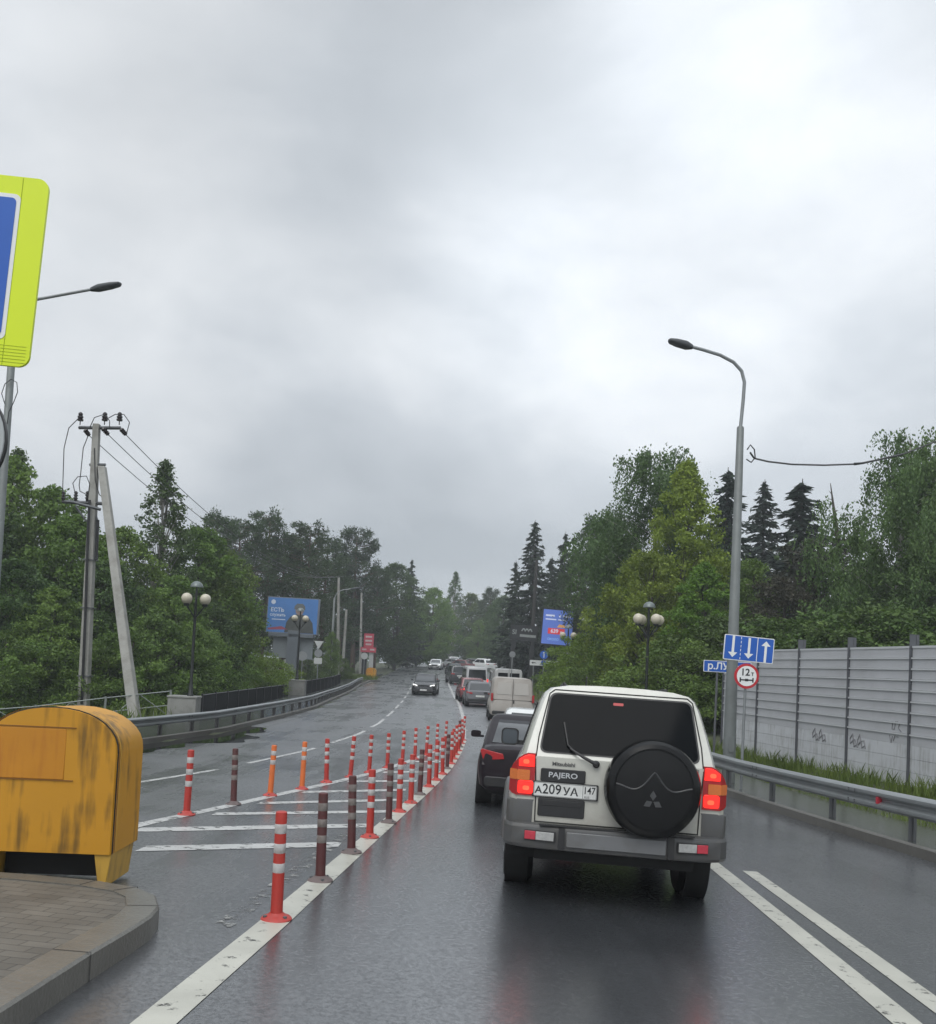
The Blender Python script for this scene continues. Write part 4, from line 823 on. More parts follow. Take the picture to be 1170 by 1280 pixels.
def fence_run(name, label, a, c, h_, m, spacing, style, cat='fence'):
    o = empty(name, (a[0], a[1], T(*a)), label, cat); z0 = o.location.z; Lf = math.hypot(c[0] - a[0], c[1] - a[1]); an = math.atan2(c[1] - a[1], c[0] - a[0]); d = Vector((math.cos(an), math.sin(an), 0))
    zf = lambda s: T(a[0] + d.x * s, a[1] + d.y * s) - z0
    n = max(1, round(Lf / spacing)); sp = Lf / n
    for k in range(n + 1):
        q = MB(); q.box((d.x * sp * k, d.y * sp * k, zf(sp * k) + h_ / 2), (.07, .07, h_ + .06), rz=an); q.build('post', m, o, smooth=False)
    for k in range(n):
        q = MB(); s0, s1 = sp * k, sp * (k + 1); A = lambda s, z: (d.x * s, d.y * s, zf(s) + z)
        for z in ((.12, h_ - .02) if style == 'bars' else (.12, h_ * .5, h_ - .02)): q.tube([A(s0, z), A(s1, z)], .022, 4)
        if style == 'bars':
            m_ = int(sp / .085)
            for j in range(1, m_): s = s0 + sp * j / m_; q.tube([A(s, .12), A(s, h_ - .02)], .017, 4)
        else:
            mid = (s0 + s1) / 2
            q.tube([A(s0, .12), A(mid, h_ - .02)], .018, 4); q.tube([A(s1, .12), A(mid, h_ - .02)], .018, 4); q.tube([A(mid, .12), A(mid, h_ - .02)], .014, 4)
            for j in (.25, .75): q.tube([A(s0 + sp * j, .12), A(s0 + sp * j, h_ * .5)], .012, 4)
        q.build('railing_panel', m, o, smooth=False)
    return o
fence_run('black_fence', 'black barred bridge fence between the two concrete pedestals', (P1.x + .55, P1.y + .3), (P2.x - .5, P2.y - .3), .98, black_p, 2.4, 'bars')
e2 = (far(425, 850, 80).x, 80); fence_run('black_fence', 'black barred fence running on past the billboard lamp pedestal', (P2.x + .5, P2.y + .3), e2, 1.0, black_p, 2.4, 'bars')
rail_m = mat('railing_grey', (.20, .22, .20), .55, .2, .2, 5)
e1 = (far(-60, 895, 31).x, 31.5); fence_run('grey_railing', 'grey metal railing with crossed bars left of the concrete pedestal', e1, (P1.x - .55, P1.y), 1.08, rail_m, 2.2, 'cross', 'railing')
# tall road lamps
lamp_head = mat('lamp_head', (.06, .065, .07), .45, .2, .15, 6)
def road_lamp(x, y, label, zt, arm, r0=.16, r1=.095, side=-1, head=.75, group=None):
    z = T(x, y); o = empty('road_lamp', (x, y, z), label, 'street lamp', group); H_ = zt - z
    b = MB(); b.lathe([(r0, -.1), (r0 * .98, .3), (r1, H_), (r1 * .8, H_ + .03)], n=8); b.box((0, -r0, .9), (.12, .02, .35)); b.build('pole', mat('lamp_pole_grey', (.17, .185, .18), .5, .2, .14, 2, dirt=(.09, .09, .085), damt=.5, dscale=1.2), o, ang=50)
    pts = [Vector((side * u, 0, H_ + v)) for u, v in arm]
    q = MB(); q.tube(pts, .042, 8); ar = q.build('bracket', galv, o)
    e_ = pts[-1]; t = (pts[-1] - pts[-2]).normalized(); an = math.atan2(t.z, abs(t.x))
    q = MB(); mx = Matrix.Rotation(an * (1 if side > 0 else 1) * (-1 if side > 0 else 1), 3, 'Y')
    rings = []
    for s, w_, h_ in ((-.1, .05, .05), (0, .09, .07), (.12, .13, .09), (.45, .15, .075), (.68, .12, .05), (.74, .05, .025)):
        rings.append([e_ + t * s * head / .74 + Vector((0, u * w_, v * h_)) for u, v in rrect(2, 2, .7, 3)])
    q.loft(rings); q.build('lamp_head', lamp_head, ar)
    return o
rl = at(914, 945); RLd = 21.8; rx_ = far(912, 930, RLd).x; zt = far(930, 535, RLd).z
kx = RLd / F_PX
arm_px = [(930.5, 535), (934, 500), (935.5, 478), (932, 464), (922, 453), (905, 444), (884, 437.5), (867, 433)]
tp = far(930.5, 535, RLd); arm = []
for a_ in arm_px: q_ = far(*a_, RLd); arm.append((-(q_.x - tp.x), q_.z - tp.z))
rlo = road_lamp(rx_ + .0, RLd, 'tall grey road lamp with curved bracket standing at the end of the noise barrier', zt, arm, .155, .085, head=.52)
LLd = 25.5; tl_ = far(10, 380, LLd); xl_ = far(4, 600, LLd).x
road_lamp(xl_, LLd, 'grey road lamp whose head reaches out beside the lime-yellow sign', tl_.z, [(-.0, 0), (-.3, .12), (-.8, .22)] + [(-(far(a_, b_, LLd).x - xl_), far(a_, b_, LLd).z - tl_.z) for a_, b_ in ((45, 374.5), (118, 361))], .12, .10, side=-1)
wire_m = mat('cable_black', (.012, .012, .013), .5)
def cable(name, label, pts, r=.012, cat='cable', group=None, m=wire_m):
    q = MB(); q.tube(pts, r, 5); return tag(q.build(name, m), label, cat, group)
def sag(a, c, s, n=14): return [a.lerp(c, k / n) - Vector((0, 0, s * 4 * (k / n) * (1 - k / n))) for k in range(n + 1)]
cable('cable_loop', 'coil of black cable hanging on the left edge road lamp', [far(*q, LLd - .15) for q in ((6, 505), (2, 492), (6, 480), (14, 474), (21, 478), (22, 490), (17, 503), (11, 515), (9, 530))], .012)
a0 = far(938, 572, RLd); cable('overhead_cable', 'black overhead cable running right from the tall road lamp', [far(*q, RLd + i * .9) for i, q in enumerate(((938, 566), (943, 573), (960, 577), (990, 580.5), (1030, 581.5), (1072, 580)))] + [far(*q, RLd + 4.5 + i * .6) for i, q in enumerate(((1100, 574), (1130, 567), (1172, 551), (1260, 520)))], .024, m=mat('cable_grey', (.05, .05, .05), .5))
b = MB(); b.tube([far(1068, 580, RLd + 4.4), far(1078, 579, RLd + 4.5), far(1120, 570, RLd + 4.8), far(1128, 568, RLd + 4.9)], [.04, .03, .025, .035], 8); tag(b.build('cable_clamp', black_t), 'dark tension clamp on the overhead cable right of the tall road lamp', 'cable clamp')
b = MB(); b.tube([far(*q, RLd - .1) for q in ((934, 562), (938, 556), (943, 562), (944, 572), (939, 578), (933, 574))], .016); tag(b.build('cable_loop', wire_m), 'black cable loop on the tall right road lamp', 'cable')

# ================================================================== TWO-LEGGED POWER POLE
UD = 36.6; ub = at(105, 885); UD = ub.y; up_ = far(122, 530, UD)
pp_ = empty('power_pole', (ub.x, ub.y, T(ub.x, ub.y) - .3), 'weathered concrete power pole with slanting brace and insulators on the left', 'power pole'); o0 = pp_.location.copy()
def sq_tube(b, a, c, r0, r1): 
    a, c = Vector(a), Vector(c); b.loft([[a + Vector((x * r0, y * r0, 0)) for x, y in ((-1, -1), (1, -1), (1, 1), (-1, 1))], [c + Vector((x * r1, y * r1, 0)) for x, y in ((-1, -1), (1, -1), (1, 1), (-1, 1))]])
UL = lambda px, py, dd=0: far(px, py, UD + dd) - o0
topu = UL(121, 530); lean_b = Vector((topu.x * .12, 0, -.2))
b = MB(); sq_tube(b, (0, 0, -.3), topu, .20, .125); b.build('mast', conc_p, pp_, ang=30, bevel=.03)
b = MB(); br_b = at(170, 893) - o0; br_b.z -= .3; sq_tube(b, br_b, UL(127.5, 583), .19, .14); b.build('brace', conc_p, pp_, ang=30, bevel=.03)
b = MB(); b.tube([UL(98.5, 534.5), UL(151, 535)], .07, 4); b.tube([UL(112, 581), UL(132, 581)], .06, 4); b.tube([UL(103, 882), UL(126, 882, -.1)], .0); cr_ = b.build('crossarm', galv_d, pp_, smooth=False)
ins_m = mat('insulator_brown', (.022, .016, .016), .25)
for (x, y) in ((100, 531), (130.5, 531), (149, 531)):
    q = MB(); c = UL(x, y); q.lathe([(.02, 0), (.02, .14), (.11, .16), (.12, .22), (.07, .25), (.11, .28), (.11, .34), (.06, .36), (.09, .40), (.085, .45), (.04, .50)], c, 12); q.build('insulator', ins_m, cr_)
for (x, y, x2, y2) in ((106, 537, 112, 545), (128, 535, 136, 544), (151, 536, 158, 544)):
    q = MB(); a, c = UL(x, y, -.2), UL(x2, y2, -.2); q.tube([a.lerp(c, t) for t in (0, .1, .25, .3, .45, .5, .65, .7, .85, 1)], [.02, .09, .1, .05, .1, .05, .1, .05, .09, .02], 10); q.build('strain_insulator', ins_m, cr_)
b = MB(); b.tube([UL(78, 627), UL(138, 630)], .07, 4); b.tube([UL(92, 628, -.6), UL(126, 637, -.4)], .06, 4); b.tube([UL(94, 632), UL(108, 652)], .04, 4); b.tube([UL(116, 634), UL(123, 655)], .05, 4); plat = b.build('platform', galv_d, pp_, smooth=False)
for (x, y) in ((79, 624), (94.5, 624), (109, 624)):
    q = MB(); c = UL(x, y); q.lathe([(.05, -.1), (.06, .0), (.09, .04), (.05, .1), (.09, .15), (.05, .2), (.08, .26), (.03, .32)], c, 10); q.build('arrester', ins_m, plat)
b = MB()
for pts in (((99, 522), (86, 535), (80, 560), (79, 590), (78, 622)), ((110, 545), (104, 560), (101, 590), (99, 606)), ((112, 535), (118, 522), (130, 518), (137, 526), (137, 535)), ((133, 524), (144, 518), (155, 518), (162, 528), (158, 543)), ((95, 622), (91, 604), (97, 596), (108, 595), (112, 605), (110, 620)), ((99, 606), (100, 614), (108, 618)), ((118, 560), (119, 600), (124, 618), (132, 625))):
    b.tube([UL(*q, -.15) for q in pts], .018, 5)
b.build('jumper_wire', wire_m, pp_)
b = MB(); b.tube([UL(112, 625, -.25), UL(110, 660, -.25), UL(107, 760, -.28), UL(102, 880, -.25)], .05, 6); b.tube([UL(122, 650, -.2), UL(120, 700, -.2)], .07, 6); b.build('cable_riser', wire_m, pp_)
for y in (700, 760, 845): b = MB(); c = UL(121 - (y - 530) / 355 * 16, y, 0); b.box((c.x, c.y, c.z), (.46, .44, .05)); b.build('strap', galv_d, pp_, smooth=False)
FP = far(424, 716, 88)
for (x, y), px_, nm in zip(((112, 545), (136, 544), (158, 544)), (418, 424, 430), ('lowest', 'middle', 'topmost')):
    cable('power_line', f'{nm} of the three power lines leaving the two-legged pole', sag(far(x, y, UD - .2), far(px_, 720, 88), 1.9, 20), .016, 'power line', 'power lines')

# ================================================================== SIGNS
back_m = mat('sign_back', (.22, .23, .235), .5, .3, .12, 4)
lime = mat('sign_lime', (.62, .75, .010), .4, 0, .05, 3)
def board(o, poly, m, t=.02, name='board', off=0., parent=None):
    q = MB(); q.prism(poly, XZ, off, off - t); return q.build(name, m, parent or o)
# big yellow-green sign in the left foreground
sg = empty('crossing_sign', (-2.87, 5.02, T(-2.87, 5.02) + .14), 'big lime-yellow bordered blue sign cut by the left edge of the view', 'road sign'); sg.rotation_euler = (0, R(2.6), R(2))
za = far(38, 455, 5).z - sg.location.z; zb = far(58, 219, 5).z - sg.location.z; zm = (za + zb) / 2; hs = zb - za; wsg = 1.0
b = MB(); b.tube([(0, .04, -.1), (0, .04, zb - .05)], .038, 12); b.build('post', galv, sg)
xr_ = far(49, 337, 5).x - sg.location.x - .175; cxs = xr_ - wsg / 2
bd = board(sg, rrect(wsg, hs, .06, 6, cxs, zm), lime, .02)
board(sg, rrect(wsg - .28, hs - .24, .035, 5, cxs, zm + .02), white_p, .003, 'white_border', -.02, bd); board(sg, rrect(wsg - .325, hs - .285, .025, 5, cxs, zm + .02), blue_p, .003, 'blue_panel', -.023, bd)
board(sg, rrect(wsg - .01, hs - .01, .055, 6, cxs, zm), back_m, -.006, 'back', .001, bd)
b = MB(); b.tube([(cxs + wsg / 2 - .14, -.0212, za + .005), (cxs + wsg / 2 - .14, -.0212, zb - .005)], .0014, 4)
for k in range(6): b.tube([(cxs - wsg / 2 + .01, -.0212, za + .02 + k * .018), (cxs + wsg / 2 - .02, -.0212, za + .02 + k * .018)], .0010, 4)
b.build('film_joint', mat('film_joint', (.34, .42, .01), .5), bd)
cx2 = far(9, 552, 4.95).x - .33
ds = empty('round_sign', (cx2, 4.95, far(0, 552, 4.95).z), 'grey round disc sign with dark rim just inside the left edge', 'road sign')
b = MB(); b.lathe([(.33, -.01), (.33, .01), (.31, .015)], (0, 0, 0), 40, mx=Matrix.Rotation(R(90), 3, 'X')); b.build('rim', black_p, ds); b = MB(); b.lathe([(.323, .01), (.318, .017)], (0, 0, 0), 40, mx=Matrix.Rotation(R(90), 3, 'X')); b.build('disc', mat('disc_grey', (.36, .38, .38), .35, 0, .1, 3), ds)
b = MB(); b.box((-.05, .035, 0), (.5, .03, .04)); b.build('bracket', galv_d, ds)
# three-lane sign on the right
SD = 20.6; tlc, trc, blc = far(905.4, 792.3, SD), far(968.9, 799, SD), far(902.5, 823.6, SD)
cw = (trc - tlc).length; ch = (tlc - blc).length; cen = (trc + blc) / 2
ls = empty('lane_sign', cen, 'blue lane sign with two down arrows and one up arrow on the tall lamp', 'road sign'); ls.rotation_euler = (0, R(3.2), R(4))
bd = board(ls, rrect(cw, ch, .03, 4), white_p, .02); board(ls, rrect(cw - .035, ch - .035, .02, 4), blue_p, .003, 'blue_panel', -.02, bd)
def arrow(cx, cz, h_, w_, hd, up, parent, m=white_p, off=-.0232, hw_=None):
    s = 1 if up else -1; hw_ = hw_ or w_ * 1.9
    poly = [(cx - w_ / 2, cz - s * h_ / 2), (cx + w_ / 2, cz - s * h_ / 2), (cx + w_ / 2, cz + s * (h_ / 2 - hd)), (cx + hw_, cz + s * (h_ / 2 - hd)), (cx, cz + s * h_ / 2), (cx - hw_, cz + s * (h_ / 2 - hd)), (cx - w_ / 2, cz + s * (h_ / 2 - hd))]
    q = MB(); q.prism(poly, XZ, off, off - .002); return q.build('arrow', m, parent)
arrow(-cw * .32, .025, ch * .86, .055, .11, False, bd); arrow(.0, .015, ch * .82, .055, .11, False, bd); arrow(cw * .335, -.03, ch * .86, .055, .11, True, bd)
b = MB()
for k in range(6): b.box((-cw * .165, -.024, -ch * .4 + k * ch * .16), (.014, .002, ch * .09))
b.box((cw * .165, -.024, 0), (.016, .002, ch * .95)); b.build('lane_line', white_p, bd)
b = MB(); b.box((-.3, .12, .05), (.5, .22, .04)); b.box((-.3, .12, -.15), (.5, .22, .04)); b.build('bracket', galv_d, ls)
# axle load sign on its own post
WD = 20.2; wc = far(931.5, 845, WD)
ws = empty('weight_limit_sign', (wc.x, WD, T(wc.x, WD)), 'round red-ringed axle weight limit sign reading 12т under the lane sign', 'road sign'); ws.rotation_euler = (0, R(.6), R(4)); zc_ = wc.z - ws.location.z; rs_ = 15.7 * WD / F_PX
b = MB(); b.tube([(0, .035, -.1), (0, .035, zc_ + rs_ * .9)], .03, 10); b.build('post', galv, ws)
bd = board(ws, circ(rs_, 40, 0, zc_), red_p, .02); board(ws, circ(rs_ * .80, 36, 0, zc_), white_p, .003, 'white_disc', -.02, bd)
board(ws, circ(rs_ * .98, 36, 0, zc_), back_m, -.004, 'back', .001, bd)
text('12', .21, plate_k, bd, loc=(-.035, -.0235, zc_ + .075), bold=.004); text('т', .13, plate_k, bd, loc=(.125, -.0235, zc_ + .05), bold=.003)
b = MB(); b.box((0, -.024, zc_ - .085), (.26, .002, .03)); 
for s in (-1, 1): b.box((s * .14, -.024, zc_ - .085), (.03, .002, .10))
b.box((0, -.024, zc_ - .085), (.07, .003, .055)); b.build('axle_symbol', plate_k, bd)
# river name sign behind the lamp
VD = 23.5; v1 = far(877.8, 823.5, VD); v2 = far(878.6, 838, VD); hv = v1.z - v2.z; wv = 1.22
vs_ = empty('river_sign', (v1.x + wv / 2, VD, T(v1.x + wv / 2, VD)), 'blue river name sign half hidden behind the tall road lamp', 'road sign'); vs_.rotation_euler = (0, R(.5), R(4)); zv = (v1.z + v2.z) / 2 - vs_.location.z - .03
b = MB(); b.tube([(-.24, .03, -.1), (-.24, .03, zv + .1)], .03, 8); b.build('post', galv_d, vs_)
bd = board(vs_, rrect(wv, hv, .02, 3, 0, zv), white_p, .015); board(vs_, rrect(wv - .03, hv - .03, .015, 3, 0, zv), blue_p, .003, 'blue_panel', -.015, bd)
text('р.ЛУБЬЯ', .235, white_p, bd, loc=(.0, -.0185, zv + .0), bold=.005, sx=1.06)
# a general small sign on a post
def post_sign(name, label, px, py, d, rpx, face, back=False, poly=None, extra=None, fn=T):
    c = far(px, py, d); o = empty(name, (c.x, d, fn(c.x, d)), label, 'road sign'); z = c.z - o.location.z; r = rpx * d / F_PX
    b = MB(); b.tube([(0, .04, -.1), (0, .04, z + r * .8)], .035, 8); b.build('post', galv, o)
    bd = board(o, [(u * r, z + v * r) for u, v in (poly or circ(1, 28))], face, .02)
    if extra: extra(o, bd, z, r)
    return o
tri_dn = [(-1.05, .85), (1.05, .85), (0, -.95)]
def yield_x(o, bd, z, r): board(o, [(u * r * .68, z + .06 * r + v * r * .66) for u, v in tri_dn], white_p, .003, 'white_face', -.02, bd)
post_sign('give_way_sign', 'triangular give way sign seen right of the blue billboard', 398.5, 806, 76, 5.6, mat('sign_pale', (.42, .43, .42), .45), poly=tri_dn)
post_sign('round_sign', 'pale round sign under the triangular give way sign', 398, 816.5, 75.5, 5, back_m, extra=lambda o, bd, z, r: board(o, rrect(2.0 * r, 1.5 * r, .05, 2, 0, z - 1.9 * r), mat('sign_pale', (.42, .43, .42), .45), .02, 'lower_plate'))
post_sign('round_sign', 'grey backed round sign right of the mid globe lamp pole', 378, 820, 72, 6, back_m)
post_sign('round_sign', 'pale round sign on a post over the far jam of cars', 640.5, 818, 62, 3.9, back_m)
def ring_x(o, bd, z, r): board(o, circ(r * .72, 24, 0, z), mat('sign_pale', (.42, .43, .42), .45), .003, 'white_disc', -.02, bd); board(o, rrect(r * .7, r * .5, .02, 2, 0, z), mat('sign_mark', (.08, .07, .07), .5), .003, 'mark', -.023, bd)
post_sign('no_overtaking_sign', 'faded round sign beside the small far globe lamp pole', 709, 819, 57, 5.4, mat('faded_ring', (.36, .31, .30), .5), extra=ring_x)
def up_x(o, bd, z, r): board(o, circ(r * .9, 24, 0, z), blue_p, .003, 'blue_disc', -.02, bd); arrow(0, z, r * 1.4, r * .18, r * .3, True, bd)
post_sign('direction_sign', 'round blue arrow sign above the white direction board', 680, 818.5, 70, 5.2, blue_p, extra=up_x)
c = far(680, 829, 70.5); ds2 = empty('direction_board', (c.x, 70.5, T(c.x, 70.5)), 'long white direction board with two black arrows and a blue roundel', 'road sign'); z = c.z - ds2.location.z; k_ = 70.5 / F_PX
b = MB()
for s in (-1, 1): b.tube([(s * 13 * k_, .05, -.1), (s * 13 * k_, .05, z + 2 * k_)], .04, 8)
b.build('post', galv, ds2); bd = board(ds2, rrect(35.5 * k_, 6.6 * k_, .05, 3, 0, z), mat('sign_pale_white', (.55, .56, .55), .45), .03)
board(ds2, circ(3.1 * k_, 20, -.05, z + .3 * k_), blue_p, .004, 'roundel', -.03, bd)
b = MB()
for s in (-1, 1): b.prism([(s * 16 * k_, z), (s * 13.6 * k_, z + 1.4 * k_), (s * 13.6 * k_, z + .5 * k_), (s * 10.5 * k_, z + .5 * k_), (s * 10.5 * k_, z - .5 * k_), (s * 13.6 * k_, z - .5 * k_), (s * 13.6 * k_, z - 1.4 * k_)], XZ, -.03, -.034)
b.build('arrow', plate_k, bd)

# ================================================================== BILLBOARDS
BD = 80; kb = BD / F_PX; cb = far(364, 769.5, BD); bw_, bh_ = 64.5 * kb, 43 * kb
bb = empty('billboard', (cb.x, BD, T(cb.x, BD)), 'blue billboard with a helmeted soldier above a grey pillar, left of the road', 'billboard'); bb.rotation_euler = (0, R(1), R(-8)); zc_ = cb.z - bb.location.z
fr = board(bb, rrect(bw_ + .15, bh_ + .15, .03, 2, 0, zc_), mat('billboard_frame', (.16, .18, .22), .5, .2), .35, 'frame', .35)
skyb = mat('poster_blue', (.055, .17, .42), .35, 0, .5, .25); board(bb, rrect(bw_, bh_, .02, 2, 0, zc_), skyb, .02, 'poster', -.002, fr)
uni = mat('poster_uniform', (.045, .05, .045), .6, 0, .5, 3); skin = mat('poster_skin', (.22, .16, .14), .6); sx0 = .62
board(bb, [(sx0 - 1.25, zc_ - bh_ / 2 + .02), (sx0 + 1.35, zc_ - bh_ / 2 + .02), (sx0 + 1.2, zc_ - .55), (sx0 + .85, zc_ - .1), (sx0 + .3, zc_ + .12), (sx0 - .3, zc_ + .12), (sx0 - .8, zc_ - .1), (sx0 - 1.1, zc_ - .55)], uni, .004, 'soldier_figure', -.022, fr)
board(bb, circ(.36, 20, sx0 + .0, zc_ + .42), skin, .004, 'soldier_face', -.026, fr); board(bb, [(sx0 - .5, zc_ + .55), (sx0 + .5, zc_ + .55), (sx0 + .45, zc_ + .85), (sx0 + .25, zc_ + 1.05), (sx0 - .25, zc_ + 1.05), (sx0 - .45, zc_ + .85)], mat('poster_helmet', (.10, .11, .11), .6), .004, 'soldier_helmet', -.030, fr)
lt_ = mat('poster_white', (.50, .55, .62), .5)
text('ЕСТЬ', .46, lt_, fr, loc=(-1.35, -.024, zc_ + .42), bold=.01); text('служить', .34, lt_, fr, loc=(-1.3, -.024, zc_ - .0), bold=.008)
b = MB(); b.prism(circ(.2, 16, -1.75, zc_ + 1.1), XZ, -.022, -.026); b.box((-1.2, -.024, zc_ - .38), (1.2, .004, .07)); b.build('emblem', lt_, fr)
board(bb, [(-2.1, zc_ - 1.15), (-.9, zc_ - .95), (-.3, zc_ - 1.2), (-2.1, zc_ - 1.3)], mat('poster_red', (.25, .05, .08), .5), .004, 'red_stripe', -.022, fr)
b = MB(); b.box((.2, .25, (zc_ - bh_ / 2) / 2), (.95, .7, zc_ - bh_ / 2 + .4)); b.box((0, .2, zc_ - bh_ / 2 - .22), (bw_ * .9, .6, .3)); b.build('pillar', mat('pillar_grey', (.10, .115, .13), .5, .2, .15, 2), bb, bevel=.02)
board(bb, rrect(52 * kb, 26 * kb, .03, 2, .1, zc_ - 40.5 * kb), mat('blank_panel', (.15, .17, .18), .5, .1, .15, .8), .12, 'lower_panel', .5)
# blue advertising screen on the right
LD = 86; kl = LD / F_PX; cl_ = far(693.5, 784, LD); lw, lh = 37.5 * kl, 43 * kl
led = empty('advertising_screen', (cl_.x, LD, T(cl_.x, LD)), 'bright blue advertising screen with red price box on dark legs', 'billboard'); led.rotation_euler = (0, R(2.5), R(-3)); zl = cl_.z - led.location.z
fr = board(led, rrect(lw + .25, lh + .25, .03, 2, 0, zl), black_p, .3, 'frame', .3); board(led, rrect(lw, lh, .02, 2, 0, zl), mat('screen_blue', (.05, .10, .36), .3, 0, .25, .5, emit=(.13, .22, .62), estr=.42), .02, 'screen', -.002, fr)
sw_ = mat('screen_white', (.5, .52, .62), .4, emit=(.6, .65, .85), estr=.35); b = MB()
for (x0, x1, z0, hh) in ((-.42, -.12, .33, .05), (.02, .08, .33, .07), (.15, .42, .33, .05), (-.42, -.06, .22, .035), (.0, .28, .22, .035)): b.box(((x0 + x1) / 2 * lw, -.024, zl + z0 * lh), ((x1 - x0) * lw, .004, hh * lh))
b.build('text_line', sw_, fr)
board(led, rrect(lw * .56, lh * .17, .04, 3, -.03 * lw, zl - .12 * lh), mat('screen_red', (.45, .03, .04), .4, emit=(.75, .05, .06), estr=.4), .004, 'price_box', -.022, fr); text('639', lh * .15, sw_, fr, loc=(-.09 * lw, -.0265, zl - .12 * lh), bold=.012); text('ч.', lh * .10, sw_, fr, loc=(.14 * lw, -.0265, zl - .135 * lh), bold=.008)
board(led, [(-.02 * lw, zl + .0), (.30 * lw, zl + .0), (.24 * lw, zl + .07 * lh), (.05 * lw, zl + .09 * lh)], mat('screen_orange', (.5, .26, .08), .4, emit=(.8, .42, .15), estr=.35), .004, 'product_picture', -.022, fr)
text('ОКОЛО', lh * .09, mat('screen_pale_blue', (.2, .35, .6), .4, emit=(.25, .45, .85), estr=.4), fr, loc=(-.12 * lw, -.024, zl - .36 * lh), bold=.006)
b = MB()
for s in (-1, 1): b.box((s * lw * .3, .15, (zl - lh / 2) / 2), (.35, .3, zl - lh / 2 + .4))
b.build('leg', black_p, led, smooth=False)
# dark roadside price sign left of it
HD = 92; kh = HD / F_PX; c = far(652, 791, HD); gs = empty('black_sign_frame', (c.x, HD, T(c.x, HD)), 'black framed roadside sign with pale faded lettering, left of the blue screen', 'billboard'); gs.rotation_euler = (0, R(2.5), R(-2)); z = c.z - gs.location.z
b = MB(); b.box((0, 0, z), (34 * kh, .3, 19 * kh)); b.build('board', black_p, gs, smooth=False); 
b = MB(); 
for s in (-1, 1): b.box((s * 12 * kh, .1, z / 2 - 5 * kh), (.4, .3, z - 9 * kh))
b.build('leg', black_p, gs, smooth=False)
pale = mat('faded_letter', (.24, .26, .25), .5)
text('SI', 13 * kh * .62, pale, gs, loc=(-12 * kh, -.155, z), bold=.01, ext=.004); b = MB(); b.box((5 * kh, -.155, z - 3.5 * kh), (20 * kh, .01, 3.2 * kh)); b.tube([(-3 * kh + k * .6 * kh, -.155, z + 2 * kh + 3 * kh * abs(math.sin(k * .45))) for k in range(22)], .07, 5); b.build('faded_mark', pale, gs)
b = MB(); b.box((0, .1, z - 11.5 * kh), (36 * kh, .2, 1.6 * kh)); b.build('lower_beam', black_p, gs, smooth=False)
tp_ = far(671, 700, 94); tb = T(tp_.x, 94); q = MB(); q.tube([(tp_.x - .2, 94, tb - .1), (tp_.x, 94, tp_.z)], [.22, .16], 8); tag(q.build('wooden_pole', mat('dark_pole', (.03, .028, .025), .8)), 'dark pole standing between the black sign frame and the blue screen', 'pole')
# red stele, posts and lamps on the far left
RD = 104; kr = RD / F_PX; c = far(461, 803, RD); rs2 = empty('red_sign_column', (c.x, RD, T(c.x, RD)), 'red roadside sign column with pale panels behind the far yellow buffer', 'sign'); z = c.z - rs2.location.z
red_s = mat('stele_red', (.46, .06, .09), .45, 0, .1, 2); b = MB(); b.box((0, 0, z + 2 * kr), (12 * kr, .4, 18 * kr)); b.box((0, -.02, z - 9.2 * kr), (19 * kr, .4, 6.4 * kr)); b.build('panel', red_s, rs2, smooth=False)
b = MB()
for z0, w0 in ((7, 8), (2, 8.5), (-2.5, 7)): b.box((0, -.205, z + z0 * kr), (w0 * kr, .02, 2.2 * kr))
b.box((-5 * kr, -.225, z - 9 * kr), (5.5 * kr, .02, 2 * kr)); b.box((5 * kr, -.225, z - 9 * kr), (5.5 * kr, .02, 2 * kr)); b.build('lettering_panel', mat('stele_pale', (.5, .40, .40), .5), rs2, smooth=False)
b = MB(); b.box((4 * kr, .1, (z - 12 * kr) / 2), (5 * kr, .3, z - 12 * kr + .3)); b.box((-4.5 * kr, .15, (z - 12 * kr) / 2), (6 * kr, .3, z - 12 * kr + .3), 1); b.build('leg', [mat('sign_pale', (.42, .43, .42), .45), black_p], rs2, smooth=False)
post_sign('round_sign', 'white round sign in front of the red sign column', 455.5, 820, 100, 4.2, mat('sign_pale', (.42, .43, .42), .45))
def small_lamp(px, pyt, d, hx, hy, label):
    tp = far(px, pyt, d); z0 = T(tp.x, d); e_ = far(hx, hy, d) - tp
    return road_lamp(tp.x, d, label, tp.z, [(0, 0), (-e_.x * .15, e_.z * .6), (-e_.x * .45, e_.z * .85), (-e_.x * .95, e_.z)], .14, .09, side=-1, head=.9, group='far road lamps')
small_lamp(418, 748, 88, 441, 736, 'far road lamp with short arm over a dark pine wood, right of the billboard')
small_lamp(456, 771, 120, 476, 757, 'farther road lamp reaching over the red sign column')
for px_, pt, pb, d, nm in ((433, 762, 836, 92, 'leaning pale concrete pole right of the first far road lamp'), (452, 741, 830, 112, 'tall slim pole just behind the red sign column'), (504, 782, 828, 150, 'pale far pole near the crest of the left carriageway'), (423.5, 722, 840, 89, 'concrete power pole carrying the lines past the billboard')):
    a, c = far(px_, pt, d), far(px_ - (5 if 'lean' in nm else 1), pb, d); q = MB(); q.tube([(c.x, d, T(c.x, d) - .1), a], [.17, .12], 8); tag(q.build('concrete_pole', conc_p, ang=50), nm, 'pole')
for px_, py_, d, rp, nm in ((492, 809, 140, 4, 'small square pale sign on the far left verge'), (486, 819, 135, 3, 'dark narrow sign on the far left verge'), (511, 812, 155, 3.4, 'tiny round pale sign at the crest of the left verge')):
    post_sign('roadside_sign', nm, px_, py_, d, rp, mat('sign_pale', (.42, .43, .42), .45) if 'dark' not in nm else back_m, poly=[(-.8, -1), (.8, -1), (.8, 1), (-.8, 1)] if 'round' not in nm else None)

